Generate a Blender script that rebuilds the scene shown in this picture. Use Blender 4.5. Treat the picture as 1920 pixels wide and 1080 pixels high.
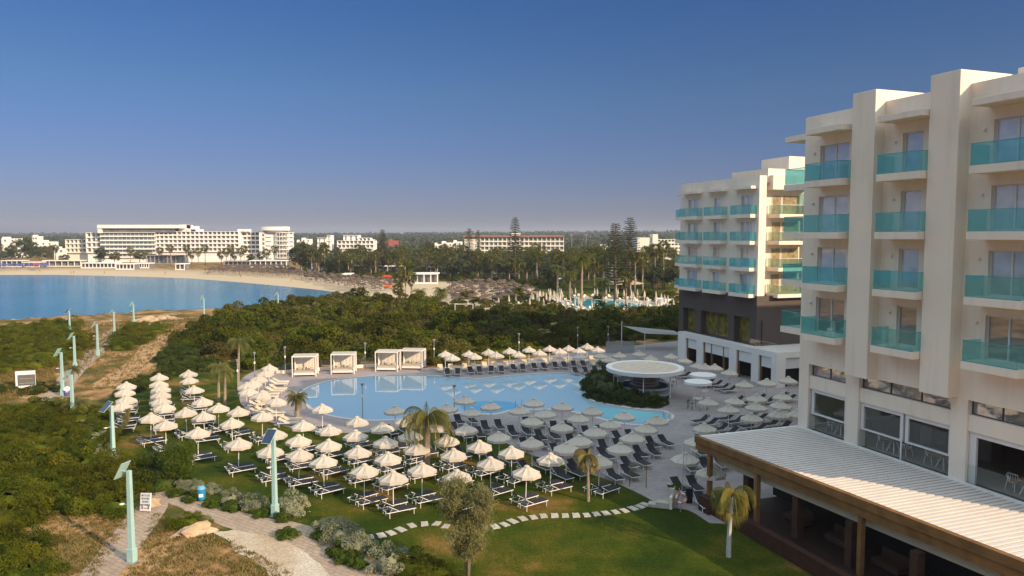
import bpy, math, random
import numpy as np
from mathutils import Vector, Matrix
from mathutils.geometry import tessellate_polygon
random.seed(7); rng = np.random.default_rng(7)
R = math.radians
scene = bpy.context.scene
for o in list(bpy.data.objects): bpy.data.objects.remove(o)
COL = scene.collection
# ------------------------------------------------------------------ camera
FPX = 1400.0; CAMH = 17.0; HZ = 441.0
PITCH = math.atan((540 - HZ) / FPX)
cd = bpy.data.cameras.new('camera'); cam = bpy.data.objects.new('camera', cd); COL.objects.link(cam)
cd.sensor_width = 36; cd.lens = 36 * FPX / 1920; cd.clip_start = .5; cd.clip_end = 12000
cam.location = (0, 0, CAMH); cam.rotation_euler = (R(90) - PITCH, 0, 0)
scene.camera = cam
# ------------------------------------------------------------------ sky and sun
SUN_EL = 23.0; SUN_AZ = 130.5       # azimuth clockwise from +Y
w = bpy.data.worlds.new('World'); scene.world = w; w.use_nodes = True
nt = w.node_tree; bg = nt.nodes['Background']
sky = nt.nodes.new('ShaderNodeTexSky'); sky.sky_type = 'NISHITA'; sky.sun_disc = False
sky.sun_elevation = R(SUN_EL); sky.sun_rotation = R(SUN_AZ); sky.altitude = 0
sky.air_density = 1.0; sky.dust_density = .3; sky.ozone_density = 6.0
# sky tint by elevation: violet near horizon, warm boost overhead added to fill shade
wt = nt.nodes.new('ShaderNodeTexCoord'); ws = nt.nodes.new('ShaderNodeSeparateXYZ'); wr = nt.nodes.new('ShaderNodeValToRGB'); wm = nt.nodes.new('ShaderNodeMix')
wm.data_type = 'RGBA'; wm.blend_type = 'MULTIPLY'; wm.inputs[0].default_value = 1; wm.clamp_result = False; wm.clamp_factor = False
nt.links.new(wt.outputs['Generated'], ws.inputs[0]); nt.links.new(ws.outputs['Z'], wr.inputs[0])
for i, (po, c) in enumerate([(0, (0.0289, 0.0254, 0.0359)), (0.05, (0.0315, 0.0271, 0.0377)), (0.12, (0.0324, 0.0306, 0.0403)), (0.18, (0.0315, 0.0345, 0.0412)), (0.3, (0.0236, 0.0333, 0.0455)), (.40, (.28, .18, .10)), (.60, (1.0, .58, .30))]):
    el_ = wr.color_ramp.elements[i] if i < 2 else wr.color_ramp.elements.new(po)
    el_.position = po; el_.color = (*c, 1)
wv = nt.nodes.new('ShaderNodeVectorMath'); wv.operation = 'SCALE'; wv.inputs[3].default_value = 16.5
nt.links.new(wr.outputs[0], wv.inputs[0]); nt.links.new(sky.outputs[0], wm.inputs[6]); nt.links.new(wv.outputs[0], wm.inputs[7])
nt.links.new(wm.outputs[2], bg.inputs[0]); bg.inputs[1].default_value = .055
sd = bpy.data.lights.new('sun', 'SUN'); sun = bpy.data.objects.new('sun', sd); COL.objects.link(sun)
sd.energy = 3.2; sd.angle = R(.5); sd.color = (1, .76, .50)
a, e = R(SUN_AZ), R(SUN_EL)
sdir = Vector((math.sin(a) * math.cos(e), math.cos(a) * math.cos(e), math.sin(e)))
sun.rotation_euler = sdir.to_track_quat('Z', 'Y').to_euler()
scene.view_settings.view_transform = 'Standard'; scene.view_settings.look = 'None'
scene.view_settings.exposure = 0.9; scene.view_settings.gamma = 1
scene.render.engine = 'CYCLES'
# ------------------------------------------------------------------ coordinates
def ray(px, py):
    b = (540 - py) / FPX
    return ((px - 960) / FPX, math.cos(PITCH) + b * math.sin(PITCH), -math.sin(PITCH) + b * math.cos(PITCH))
def G(px, py, z=0.0):
    r = ray(px, py); t = (z - CAMH) / r[2]
    return (r[0] * t, r[1] * t)
def atY(px, Y, py=441):
    r = ray(px, py); t = Y / r[1]
    return (r[0] * t, Y, r[2] * t + CAMH)
# ------------------------------------------------------------------ materials
MATS = {}
def mat(name, col, rough=.7, var=.12, scale=1.0, bump=0, bscale=20, spec=.3, col2=None, metallic=0, obj_rand=0, transl=0, coords='Object', detail=5):
    if name in MATS: return MATS[name]
    m = bpy.data.materials.new(name); m.use_nodes = True; MATS[name] = m
    n = m.node_tree; N = n.nodes; L = n.links; p = N['Principled BSDF']
    tc = N.new('ShaderNodeTexCoord')
    no = N.new('ShaderNodeTexNoise'); no.inputs['Scale'].default_value = scale; no.inputs['Detail'].default_value = detail
    L.new(tc.outputs[coords], no.inputs['Vector'])
    rp = N.new('ShaderNodeValToRGB'); rp.color_ramp.elements[0].position = .3; rp.color_ramp.elements[1].position = .7
    c2 = col2 or tuple(min(1, c * (1 + var)) for c in col)
    c1 = col if col2 else tuple(c * (1 - var) for c in col)
    rp.color_ramp.elements[0].color = (*c1, 1); rp.color_ramp.elements[1].color = (*c2, 1)
    L.new(no.outputs[0], rp.inputs[0]); out = rp.outputs[0]
    if obj_rand:
        oi = N.new('ShaderNodeObjectInfo'); hs = N.new('ShaderNodeHueSaturation')
        mr = N.new('ShaderNodeMapRange'); mr.inputs[3].default_value = 1 - obj_rand; mr.inputs[4].default_value = 1 + obj_rand
        L.new(oi.outputs['Random'], mr.inputs[0]); L.new(mr.outputs[0], hs.inputs['Value'])
        mr2 = N.new('ShaderNodeMapRange'); mr2.inputs[3].default_value = .5 - obj_rand * .06; mr2.inputs[4].default_value = .5 + obj_rand * .06
        ml = N.new('ShaderNodeMath'); ml.operation = 'FRACT'; m3 = N.new('ShaderNodeMath'); m3.operation = 'MULTIPLY'; m3.inputs[1].default_value = 17.3
        L.new(oi.outputs['Random'], m3.inputs[0]); L.new(m3.outputs[0], ml.inputs[0]); L.new(ml.outputs[0], mr2.inputs[0]); L.new(mr2.outputs[0], hs.inputs['Hue'])
        L.new(out, hs.inputs['Color']); out = hs.outputs[0]
    L.new(out, p.inputs['Base Color'])
    p.inputs['Roughness'].default_value = rough; p.inputs['Specular IOR Level'].default_value = spec; p.inputs['Metallic'].default_value = metallic
    if bump:
        n2 = N.new('ShaderNodeTexNoise'); n2.inputs['Scale'].default_value = bscale; n2.inputs['Detail'].default_value = 6
        L.new(tc.outputs[coords], n2.inputs['Vector'])
        b = N.new('ShaderNodeBump'); b.inputs['Strength'].default_value = bump; b.inputs['Distance'].default_value = .05
        L.new(n2.outputs[0], b.inputs['Height']); L.new(b.outputs[0], p.inputs['Normal'])
    if transl:
        t = N.new('ShaderNodeBsdfTranslucent'); mx = N.new('ShaderNodeMixShader'); mx.inputs[0].default_value = transl
        L.new(out, t.inputs[0]); L.new(p.outputs[0], mx.inputs[1]); L.new(t.outputs[0], mx.inputs[2])
        L.new(mx.outputs[0], N['Material Output'].inputs[0])
    return m
def glassy(name, tint, diff, dmix, rough=.02, ior=1.5, gl=1.0):
    m = bpy.data.materials.new(name); m.use_nodes = True; MATS[name] = m
    N = m.node_tree.nodes; L = m.node_tree.links; N.remove(N['Principled BSDF'])
    t = N.new('ShaderNodeBsdfTransparent'); t.inputs[0].default_value = (*tint, 1)
    d = N.new('ShaderNodeBsdfDiffuse'); d.inputs[0].default_value = (*diff, 1)
    g = N.new('ShaderNodeBsdfGlossy'); g.inputs['Roughness'].default_value = rough; g.inputs[0].default_value = (gl, gl, gl, 1)
    lw = N.new('ShaderNodeLayerWeight'); lw.inputs[0].default_value = .5; pw = N.new('ShaderNodeMath'); pw.operation = 'POWER'; pw.inputs[1].default_value = 3.5; L.new(lw.outputs['Facing'], pw.inputs[0]); f = N.new('ShaderNodeMath'); f.operation = 'MULTIPLY_ADD'; f.inputs[1].default_value = .6; f.inputs[2].default_value = .05; L.new(pw.outputs[0], f.inputs[0])
    m1 = N.new('ShaderNodeMixShader'); m1.inputs[0].default_value = dmix
    L.new(t.outputs[0], m1.inputs[1]); L.new(d.outputs[0], m1.inputs[2])
    m2 = N.new('ShaderNodeMixShader'); L.new(f.outputs[0], m2.inputs[0]); L.new(m1.outputs[0], m2.inputs[1]); L.new(g.outputs[0], m2.inputs[2])
    L.new(m2.outputs[0], N['Material Output'].inputs[0])
    return m
M_cream = mat('cream_render', (.80, .68, .56), .85, .05, .35, .06, 60)
_n = M_cream.node_tree; _N = _n.nodes; _p = _N['Principled BSDF']; _src = _p.inputs['Base Color'].links[0].from_socket
_tc = _N.new('ShaderNodeTexCoord'); _mp = _N.new('ShaderNodeMapping'); _mp.inputs['Scale'].default_value = (1.6, 1.6, .16); _no = _N.new('ShaderNodeTexNoise'); _no.inputs['Scale'].default_value = 1.3; _no.inputs['Detail'].default_value = 8
_mr = _N.new('ShaderNodeMapRange'); _mr.inputs[1].default_value = .5; _mr.inputs[2].default_value = .72; _mr.inputs[3].default_value = 1; _mr.inputs[4].default_value = .90
_mx = _N.new('ShaderNodeMix'); _mx.data_type = 'RGBA'; _mx.blend_type = 'MULTIPLY'; _mx.inputs[0].default_value = 1
_n.links.new(_tc.outputs['Object'], _mp.inputs[0]); _n.links.new(_mp.outputs[0], _no.inputs['Vector']); _n.links.new(_no.outputs[0], _mr.inputs[0]); _n.links.new(_src, _mx.inputs[6]); _n.links.new(_mr.outputs[0], _mx.inputs[7]); _n.links.new(_mx.outputs[2], _p.inputs['Base Color'])
M_white = mat('white_paint', (.74, .69, .64), .6, .04, .6)
M_whitef = mat('white_far_paint', (.80, .78, .74), .7, .05, .2)
M_brownwall = mat('dark_brown_render', (.085, .066, .058), .8, .08, .5)
M_gteal = glassy('teal_glass', (.68, .90, .91), (.12, .52, .55), .11, .02, 1.5)
M_gclear = glassy('clear_glass', (.95, .97, .96), (.3, .35, .34), .02, .01, 1.5)
M_pane = mat('window_glass', (.17, .16, .19), .03, .1, .5, spec=1.0); M_pane.node_tree.nodes['Principled BSDF'].inputs['IOR'].default_value = 2.1
M_curt = mat('curtained_glass', (.50, .45, .47), .04, .2, 1.3, spec=1.0, obj_rand=.3); M_curt.node_tree.nodes['Principled BSDF'].inputs['IOR'].default_value = 1.9
M_fpane = mat('far_window_glass', (.17, .18, .20), .15, .4, .25, spec=.8)
M_frame = mat('window_frame_white', (.68, .64, .62), .4, .03, 2)
M_dark = mat('dark_metal', (.05, .05, .05), .5, .1, 3)
M_rail = mat('rail_metal', (.10, .30, .30), .35, .1, 3)
M_wood = mat('stained_timber', (.20, .10, .035), .6, .3, 1.6, .15, 14)
M_darkwood = mat('dark_timber', (.06, .028, .017), .6, .3, 2, .15, 14)
M_louv = mat('louvre_white', (.66, .58, .52), .55, .04, 1)
M_canvas = mat('parasol_canvas', (.56, .49, .405), .9, .05, 3, .1, 30, obj_rand=.06, transl=.16)
M_pole = mat('parasol_pole', (.75, .73, .70), .4, .04, 3)
M_sling = mat('charcoal_sling', (.030, .028, .036), .8, .2, 6, obj_rand=.25)
M_slingc = mat('cream_sling', (.62, .50, .34), .85, .08, 6, obj_rand=.06)
M_fwhite = mat('lounger_frame_white', (.72, .70, .68), .4, .04, 4)
M_aqua = mat('aqua_paint', (.33, .50, .48), .45, .06, 2)
M_pv = mat('solar_panel_blue', (.015, .03, .07), .15, .3, 8, spec=.8)
M_steel = mat('brushed_steel', (.45, .45, .45), .35, .06, 4, metallic=.7)
M_greym = mat('grey_metal', (.28, .28, .28), .45, .06, 4)
M_stone = mat('pale_paving_stone', (.44, .39, .33), .85, .15, 2, .3, 25, obj_rand=.08)
M_rock = mat('sandstone_rock', (.42, .30, .19), .9, .25, 1.5, .6, 6, obj_rand=.12)
M_thatch = mat('thatch', (.095, .065, .048), .95, .35, 2, .3, 20, obj_rand=.3)
M_bark = mat('bark', (.16, .115, .08), .9, .3, 4, .5, 12)
M_palmbark = mat('palm_bark', (.27, .21, .15), .9, .25, 3, .5, 14)
M_bush = mat('bush_leaves', (.020, .035, .003), .8, 0, .35, col2=(.115, .112, .008), obj_rand=.35, transl=.15, spec=.05)
M_bushd = mat('dark_shrub_leaves', (.025, .045, .010), .8, 0, .6, col2=(.07, .085, .018), obj_rand=.2, transl=.15, spec=.05)
M_acac = mat('acacia_leaves', (.028, .046, .003), .8, 0, .45, col2=(.115, .115, .010), obj_rand=.3, transl=.15, spec=.05)
M_silver = mat('silver_leaves', (.15, .17, .10), .7, 0, 1.2, col2=(.30, .29, .18), obj_rand=.12, transl=.1, spec=.1)
M_green = mat('clipped_green_leaves', (.035, .065, .008), .8, 0, 1.5, col2=(.08, .11, .015), obj_rand=.15, transl=.15, spec=.05)
M_palm = mat('palm_leaves', (.085, .095, .018), .55, 0, .8, col2=(.17, .155, .035), obj_rand=.2, transl=.25)
M_palmf = mat('far_palm_leaves', (.055, .075, .014), .7, 0, .5, col2=(.16, .145, .03), obj_rand=.3, transl=.2, spec=.05)
M_palmy = mat('yellowing_palm_leaves', (.13, .13, .03), .55, 0, .9, col2=(.30, .21, .05), obj_rand=.1, transl=.25)
M_dry = mat('dry_grass', (.10, .085, .02), .9, 0, .8, col2=(.26, .18, .07), transl=.1, spec=.05)
M_tam = mat('tamarisk_leaves', (.15, .15, .05), .8, 0, .8, col2=(.24, .22, .09), transl=.25)
M_conif = mat('conifer_leaves', (.03, .045, .014), .7, 0, .5, col2=(.07, .08, .022), obj_rand=.15, transl=.12)
M_far = mat('far_wood_leaves', (.022, .034, .012), .9, 0, .02, col2=(.05, .062, .022))
M_red = mat('red_canvas', (.5, .04, .03), .8, .1, 3)
M_bluec = mat('blue_canvas', (.07, .08, .25), .8, .15, 3, obj_rand=.2)
M_terra = mat('terracotta', (.30, .15, .09), .85, .15, 1)
M_farcream = mat('far_cream_render', (.74, .70, .60), .85, .05, .3)
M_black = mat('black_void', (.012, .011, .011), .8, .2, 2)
M_inter = mat('interior_plaster', (.30, .22, .17), .8, .15, .8)
M_table = mat('table_top_wood', (.35, .22, .12), .4, .15, 4)
M_skin = mat('skin', (.35, .2, .13), .6, .05, 4)
M_bin = mat('blue_bin', (.02, .22, .42), .4, .2, 3)
M_lettr = mat('sign_black_letters', (.03, .03, .03), .6, .05, 3)
M_letred = mat('sign_red_letters', (.45, .05, .04), .6, .05, 3)
M_signw = mat('sign_white', (.78, .76, .74), .5, .03, 3)
M_signg = mat('sign_grey', (.13, .12, .115), .6, .05, 3)

def ramp_mat(name, stops, scale, detail=6, rough=.9, fine=None, bump=.3, bscale=8, brick=None, attr=None):
    """ground like material: large noise ramp x fine noise, optional brick joints, optional attribute mix to sand"""
    m = bpy.data.materials.new(name); m.use_nodes = True; MATS[name] = m
    N = m.node_tree.nodes; L = m.node_tree.links; p = N['Principled BSDF']
    tc = N.new('ShaderNodeTexCoord'); no = N.new('ShaderNodeTexNoise'); no.inputs['Scale'].default_value = scale
    no.inputs['Detail'].default_value = detail; no.inputs['Roughness'].default_value = .6; L.new(tc.outputs['Object'], no.inputs['Vector'])
    rp = N.new('ShaderNodeValToRGB'); el = rp.color_ramp.elements
    for i, (po, c) in enumerate(stops):
        k = el[i] if i < 2 else el.new(po)
        k.position = po; k.color = (*c, 1)
    L.new(no.outputs[0], rp.inputs[0]); out = rp.outputs[0]
    n2 = N.new('ShaderNodeTexNoise'); n2.inputs['Scale'].default_value = bscale; n2.inputs['Detail'].default_value = 8; n2.inputs['Roughness'].default_value = .7
    L.new(tc.outputs['Object'], n2.inputs['Vector'])
    if fine:
        mr = N.new('ShaderNodeMapRange'); mr.inputs[1].default_value = .3; mr.inputs[2].default_value = .7; mr.inputs[3].default_value = 1 - fine; mr.inputs[4].default_value = 1 + fine
        L.new(n2.outputs[0], mr.inputs[0]); mx = N.new('ShaderNodeMix'); mx.data_type = 'RGBA'; mx.blend_type = 'MULTIPLY'; mx.inputs[0].default_value = 1
        L.new(out, mx.inputs[6]); L.new(mr.outputs[0], mx.inputs[7]); out = mx.outputs[2]
    if brick:
        bt = N.new('ShaderNodeTexBrick'); bt.inputs['Scale'].default_value = 1; bt.inputs['Brick Width'].default_value = brick[0]; bt.inputs['Row Height'].default_value = brick[1]
        bt.inputs['Mortar Size'].default_value = brick[2]; bt.inputs['Color1'].default_value = (1, 1, 1, 1); bt.inputs['Color2'].default_value = (.86, .86, .86, 1); bt.inputs['Mortar'].default_value = (.62, .6, .58, 1)
        mp = N.new('ShaderNodeMapping'); mp.inputs['Rotation'].default_value = (0, 0, R(brick[3])); L.new(tc.outputs['Object'], mp.inputs[0]); L.new(mp.outputs[0], bt.inputs['Vector'])
        mx = N.new('ShaderNodeMix'); mx.data_type = 'RGBA'; mx.blend_type = 'MULTIPLY'; mx.inputs[0].default_value = 1
        L.new(out, mx.inputs[6]); L.new(bt.outputs['Color'], mx.inputs[7]); out = mx.outputs[2]
    if attr:
        at = N.new('ShaderNodeAttribute'); at.attribute_name = 'sand'
        r2 = N.new('ShaderNodeValToRGB'); r2.color_ramp.elements[0].color = (.48, .36, .23, 1); r2.color_ramp.elements[1].color = (.58, .46, .31, 1)
        L.new(n2.outputs[0], r2.inputs[0]); mx = N.new('ShaderNodeMix'); mx.data_type = 'RGBA'
        L.new(at.outputs['Fac'], mx.inputs[0]); L.new(out, mx.inputs[6]); L.new(r2.outputs[0], mx.inputs[7]); out = mx.outputs[2]
    L.new(out, p.inputs['Base Color']); p.inputs['Roughness'].default_value = rough; p.inputs['Specular IOR Level'].default_value = .06
    b = N.new('ShaderNodeBump'); b.inputs['Strength'].default_value = bump; b.inputs['Distance'].default_value = .1
    L.new(n2.outputs[0], b.inputs['Height']); L.new(b.outputs[0], p.inputs['Normal'])
    return m
M_ground = ramp_mat('dry_ground', [(.36, (.075, .075, .018)), (.46, (.15, .11, .035)), (.53, (.30, .165, .07)), (.62, (.40, .24, .11))], .22, 9, fine=.3, bscale=3, attr=1, bump=.6)
M_lawn = ramp_mat('lawn_grass', [(.38, (.028, .048, .004)), (.49, (.052, .070, .005)), (.57, (.095, .088, .010)), (.65, (.21, .125, .035))], .17, 8, fine=.6, bscale=11, bump=1.0)
M_deck = ramp_mat('deck_paving', [(.3, (.31, .265, .255)), (.7, (.38, .32, .305))], .25, 6, fine=.08, bscale=4, brick=(.9, .45, .012, -20), bump=.05, rough=.75)
M_path = ramp_mat('path_paving', [(.3, (.36, .27, .20)), (.7, (.46, .35, .26))], .5, 6, fine=.15, bscale=5, brick=(.5, .3, .02, 35), bump=.2)
M_trail = ramp_mat('trail_dirt', [(.3, (.36, .215, .10)), (.7, (.46, .29, .155))], .3, 8, fine=.12, bscale=1.5, bump=.06)
M_gravel = ramp_mat('pale_gravel', [(.30, (.40, .27, .15)), (.50, (.52, .41, .29)), (.66, (.62, .53, .42))], .35, 9, fine=.35, bscale=7, bump=.8)
def water(name, c1, c2, scale, bscale, bstr, rough=.04, stretch=(1, 1, 1), spec=.5):
    m = bpy.data.materials.new(name); m.use_nodes = True
    N = m.node_tree.nodes; L = m.node_tree.links; p = N['Principled BSDF']
    tc = N.new('ShaderNodeTexCoord'); no = N.new('ShaderNodeTexNoise'); no.inputs['Scale'].default_value = scale; no.inputs['Detail'].default_value = 4
    L.new(tc.outputs['Object'], no.inputs['Vector']); rp = N.new('ShaderNodeValToRGB')
    rp.color_ramp.elements[0].position = .35; rp.color_ramp.elements[1].position = .65
    rp.color_ramp.elements[0].color = (*c1, 1); rp.color_ramp.elements[1].color = (*c2, 1)
    L.new(no.outputs[0], rp.inputs[0]); L.new(rp.outputs[0], p.inputs['Base Color'])
    p.inputs['Roughness'].default_value = rough; p.inputs['IOR'].default_value = 1.33; p.inputs['Specular IOR Level'].default_value = spec
    mp = N.new('ShaderNodeMapping'); mp.inputs['Scale'].default_value = stretch; L.new(tc.outputs['Object'], mp.inputs[0])
    n2 = N.new('ShaderNodeTexNoise'); n2.inputs['Scale'].default_value = bscale; n2.inputs['Detail'].default_value = 5; L.new(mp.outputs[0], n2.inputs['Vector'])
    b = N.new('ShaderNodeBump'); b.inputs['Strength'].default_value = bstr; b.inputs['Distance'].default_value = .1
    L.new(n2.outputs[0], b.inputs['Height']); L.new(b.outputs[0], p.inputs['Normal'])
    return m
M_sea = water('sea_water', (.006, .10, .22), (.016, .19, .30), .012, .6, .9, .15, (1, 1.6, 1), spec=.10)
M_poolw = water('pool_water', (.30, .43, .50), (.34, .47, .54), .05, 1.2, .012, .01)
M_poolt = water('turquoise_pool_water', (.02, .28, .36), (.04, .36, .42), .1, 1.5, .1, .05)
# ------------------------------------------------------------------ object helpers
def tag(o, label=None, cat=None, group=None, kind=None):
    if label: o['label'] = label
    if cat: o['category'] = cat
    if group: o['group'] = group
    if kind: o['kind'] = kind
    return o
def empty(name, loc, rz=0, label=None, cat=None, group=None):
    o = bpy.data.objects.new(name, None); COL.objects.link(o); o.location = loc if len(loc) == 3 else (*loc, 0); o.rotation_euler = (0, 0, rz)
    o.empty_display_size = .2
    return tag(o, label, cat, group)
KIDS = {}
def link(name, me, parent=None):
    o = bpy.data.objects.new(name, me); COL.objects.link(o)
    if parent is not None: o.parent = parent; KIDS.setdefault(parent.name, []).append(o)
    return o
def copy_tree(o, parent=None):
    c = o.copy(); COL.objects.link(c); c.parent = parent
    if parent is not None: KIDS.setdefault(parent.name, []).append(c)
    for ch in KIDS.get(o.name, []): copy_tree(ch, c)
    return c
def place(proto, loc, rz=0, sc=1, label=None, cat=None, group=None, used=set()):
    """first use moves the prototype itself, later uses copy it"""
    if proto.name not in used: used.add(proto.name); o = proto
    else: o = copy_tree(proto)
    o.location = loc if len(loc) == 3 else (*loc, 0); o.rotation_euler = (0, 0, rz)
    o.scale = (sc, sc, sc) if not isinstance(sc, tuple) else sc
    return tag(o, label, cat, group)
class MB:
    def __init__(s): s.v = []; s.f = []; s.mi = []; s.m = 0
    def quad(s, *p):
        n = len(s.v); s.v += [tuple(q) for q in p]; s.f.append(tuple(range(n, n + len(p)))); s.mi.append(s.m); return s
    def box(s, x0, x1, y0, y1, z0, z1):
        if x0 > x1: x0, x1 = x1, x0
        if y0 > y1: y0, y1 = y1, y0
        n = len(s.v)
        s.v += [(x0, y0, z0), (x1, y0, z0), (x1, y1, z0), (x0, y1, z0), (x0, y0, z1), (x1, y0, z1), (x1, y1, z1), (x0, y1, z1)]
        for f in ((0, 3, 2, 1), (4, 5, 6, 7), (0, 1, 5, 4), (1, 2, 6, 5), (2, 3, 7, 6), (3, 0, 4, 7)): s.f.append(tuple(n + i for i in f)); s.mi.append(s.m)
        return s
    def bar(s, p0, p1, r, r1=None, n=6, up=None):
        p0 = Vector(p0); p1 = Vector(p1); r1 = r if r1 is None else r1
        d = (p1 - p0).normalized(); a = d.orthogonal().normalized(); b = d.cross(a); k = len(s.v)
        for p, rr in ((p0, r), (p1, r1)):
            for i in range(n):
                t = 2 * math.pi * (i + .5) / n; s.v.append(tuple(p + a * math.cos(t) * rr + b * math.sin(t) * rr))
        for i in range(n): j = (i + 1) % n; s.f.append((k + i, k + j, k + n + j, k + n + i)); s.mi.append(s.m)
        s.f.append(tuple(k + n - 1 - i for i in range(n))); s.f.append(tuple(k + n + i for i in range(n))); s.mi += [s.m, s.m]
        return s
    def lathe(s, prof, n=24, c=(0, 0), cap=True):
        k = len(s.v)
        for r, z in prof:
            for i in range(n): t = 2 * math.pi * i / n; s.v.append((c[0] + r * math.cos(t), c[1] + r * math.sin(t), z))
        for q in range(len(prof) - 1):
            for i in range(n): j = (i + 1) % n; s.f.append((k + q * n + i, k + q * n + j, k + (q + 1) * n + j, k + (q + 1) * n + i)); s.mi.append(s.m)
        if cap:
            s.f.append(tuple(k + n - 1 - i for i in range(n))); s.f.append(tuple(k + (len(prof) - 1) * n + i for i in range(n))); s.mi += [s.m, s.m]
        return s
    def prism(s, poly, z0, z1):
        k = len(s.v); n = len(poly)
        s.v += [(p[0], p[1], z0) for p in poly] + [(p[0], p[1], z1) for p in poly]
        for i in range(n): j = (i + 1) % n; s.f.append((k + i, k + j, k + n + j, k + n + i)); s.mi.append(s.m)
        s.f.append(tuple(k + n - 1 - i for i in range(n))); s.f.append(tuple(k + n + i for i in range(n))); s.mi += [s.m, s.m]
        return s
    def mesh(s, name, mt, smooth=False):
        me = bpy.data.meshes.new(name); me.from_pydata(s.v, [], s.f)
        for m in (mt if isinstance(mt, (list, tuple)) else [mt]): me.materials.append(m)
        if s.m or any(s.mi): me.polygons.foreach_set('material_index', s.mi)
        if smooth: me.polygons.foreach_set('use_smooth', [True] * len(s.f))
        me.update(); return me
    def build(s, name, mt, parent=None, smooth=False, bevel=0):
        o = link(name, s.mesh(name, mt, smooth), parent)
        if bevel:
            b = o.modifiers.new('bevel', 'BEVEL'); b.width = bevel; b.segments = 2; b.limit_method = 'ANGLE'
        return o
def mesh_np(name, V, F, mt, smooth=False):
    """V (n,3), F (m,4) quads"""
    me = bpy.data.meshes.new(name); me.vertices.add(len(V)); me.vertices.foreach_set('co', np.asarray(V, np.float32).ravel())
    F = np.asarray(F, np.int32); k = F.shape[1]
    me.loops.add(F.size); me.loops.foreach_set('vertex_index', F.ravel())
    me.polygons.add(len(F)); me.polygons.foreach_set('loop_start', np.arange(0, F.size, k, dtype=np.int32))
    if smooth: me.polygons.foreach_set('use_smooth', np.ones(len(F), bool))
    me.materials.append(mt); me.update(calc_edges=True); me.validate(); return me
def smooth_poly(pts, sub=6, closed=True):
    n = len(pts); out = []
    rg = range(n) if closed else range(n - 1)
    for i in rg:
        if closed: p0, p1, p2, p3 = pts[(i - 1) % n], pts[i], pts[(i + 1) % n], pts[(i + 2) % n]
        else: p0, p1, p2, p3 = pts[max(i - 1, 0)], pts[i], pts[i + 1], pts[min(i + 2, n - 1)]
        for k in range(sub):
            t = k / sub
            out.append(tuple(.5 * (2 * p1[j] + (p2[j] - p0[j]) * t + (2 * p0[j] - 5 * p1[j] + 4 * p2[j] - p3[j]) * t * t + (3 * p1[j] - p0[j] - 3 * p2[j] + p3[j]) * t ** 3) for j in (0, 1)))
    if not closed: out.append(pts[-1])
    return out
def rough_poly(pts, amp, step=1.0, seed=1):
    r = random.Random(seed); out = []
    for i in range(len(pts)):
        a, b = Vector(pts[i]), Vector(pts[(i + 1) % len(pts)]); n = max(1, int((b - a).length / step))
        for k in range(n):
            p = a.lerp(b, k / n); out.append((p.x + r.uniform(-amp, amp), p.y + r.uniform(-amp, amp)))
    return out
def sheet(name, pts, z, mt, holes=(), kind='structure', thick=0):
    loops = [[Vector((p[0], p[1], 0)) for p in pts]] + [[Vector((p[0], p[1], 0)) for p in h] for h in holes]
    tri = tessellate_polygon(loops); allp = [v for l in loops for v in l]
    V = [(v.x, v.y, z) for v in allp]; F = []
    for t in tri:
        a, b, c = (allp[i] for i in t)
        F.append(tuple(t) if (b - a).cross(c - a).z > 0 else tuple(reversed(t)))
    if thick:
        base = 0; n0 = len(V); V += [(v.x, v.y, z - thick) for v in allp]
        for l in loops:
            for i in range(len(l)): j = (i + 1) % len(l); F.append((base + i, base + j, n0 + base + j, n0 + base + i))
            base += len(l)
    me = bpy.data.meshes.new(name); me.from_pydata(V, [], F); me.materials.append(mt); me.update()
    o = link(name, me); tag(o, kind=kind); return o
def GP(lst, z=0): return [G(x, y, z) for x, y in lst]
def inpoly(x, y, poly):
    x = np.asarray(x, float); y = np.asarray(y, float); ins = np.zeros(x.shape, bool); n = len(poly)
    for i in range(n):
        x1, y1 = poly[i]; x2, y2 = poly[(i + 1) % n]
        if y1 == y2: continue
        c = ((y1 > y) != (y2 > y)) & (x < (x2 - x1) * (y - y1) / (y2 - y1) + x1); ins ^= c
    return ins
def distpoly(x, y, poly, closed=True):
    d = np.full(np.shape(x), 1e9); n = len(poly)
    for i in range(n if closed else n - 1):
        x1, y1 = poly[i]; x2, y2 = poly[(i + 1) % n]; dx, dy = x2 - x1, y2 - y1; L2 = dx * dx + dy * dy + 1e-9
        t = np.clip(((x - x1) * dx + (y - y1) * dy) / L2, 0, 1); d = np.minimum(d, np.hypot(x - x1 - t * dx, y - y1 - t * dy))
    return d
def poisson(poly, step, seed=1, avoid=()):
    r = random.Random(seed); xs = [p[0] for p in poly]; ys = [p[1] for p in poly]; out = []
    A = (max(xs) - min(xs)) * (max(ys) - min(ys))
    for _ in range(int(A / step / step * 12)):
        x = r.uniform(min(xs), max(xs)); y = r.uniform(min(ys), max(ys))
        if not inpoly(x, y, poly): continue
        if any((x - a) ** 2 + (y - b) ** 2 < step * step for a, b in out): continue
        if any(bool(inpoly(x, y, q)) for q in avoid): continue
        out.append((x, y))
    return out
ORD = ['first', 'second', 'third', 'fourth', 'fifth', 'sixth', 'seventh', 'eighth', 'ninth', 'tenth', 'eleventh', 'twelfth', 'thirteenth', 'fourteenth', 'fifteenth', 'sixteenth', 'seventeenth', 'eighteenth', 'nineteenth', 'twentieth',
       'twenty-first', 'twenty-second', 'twenty-third', 'twenty-fourth', 'twenty-fifth', 'twenty-sixth', 'twenty-seventh', 'twenty-eighth']
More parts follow.
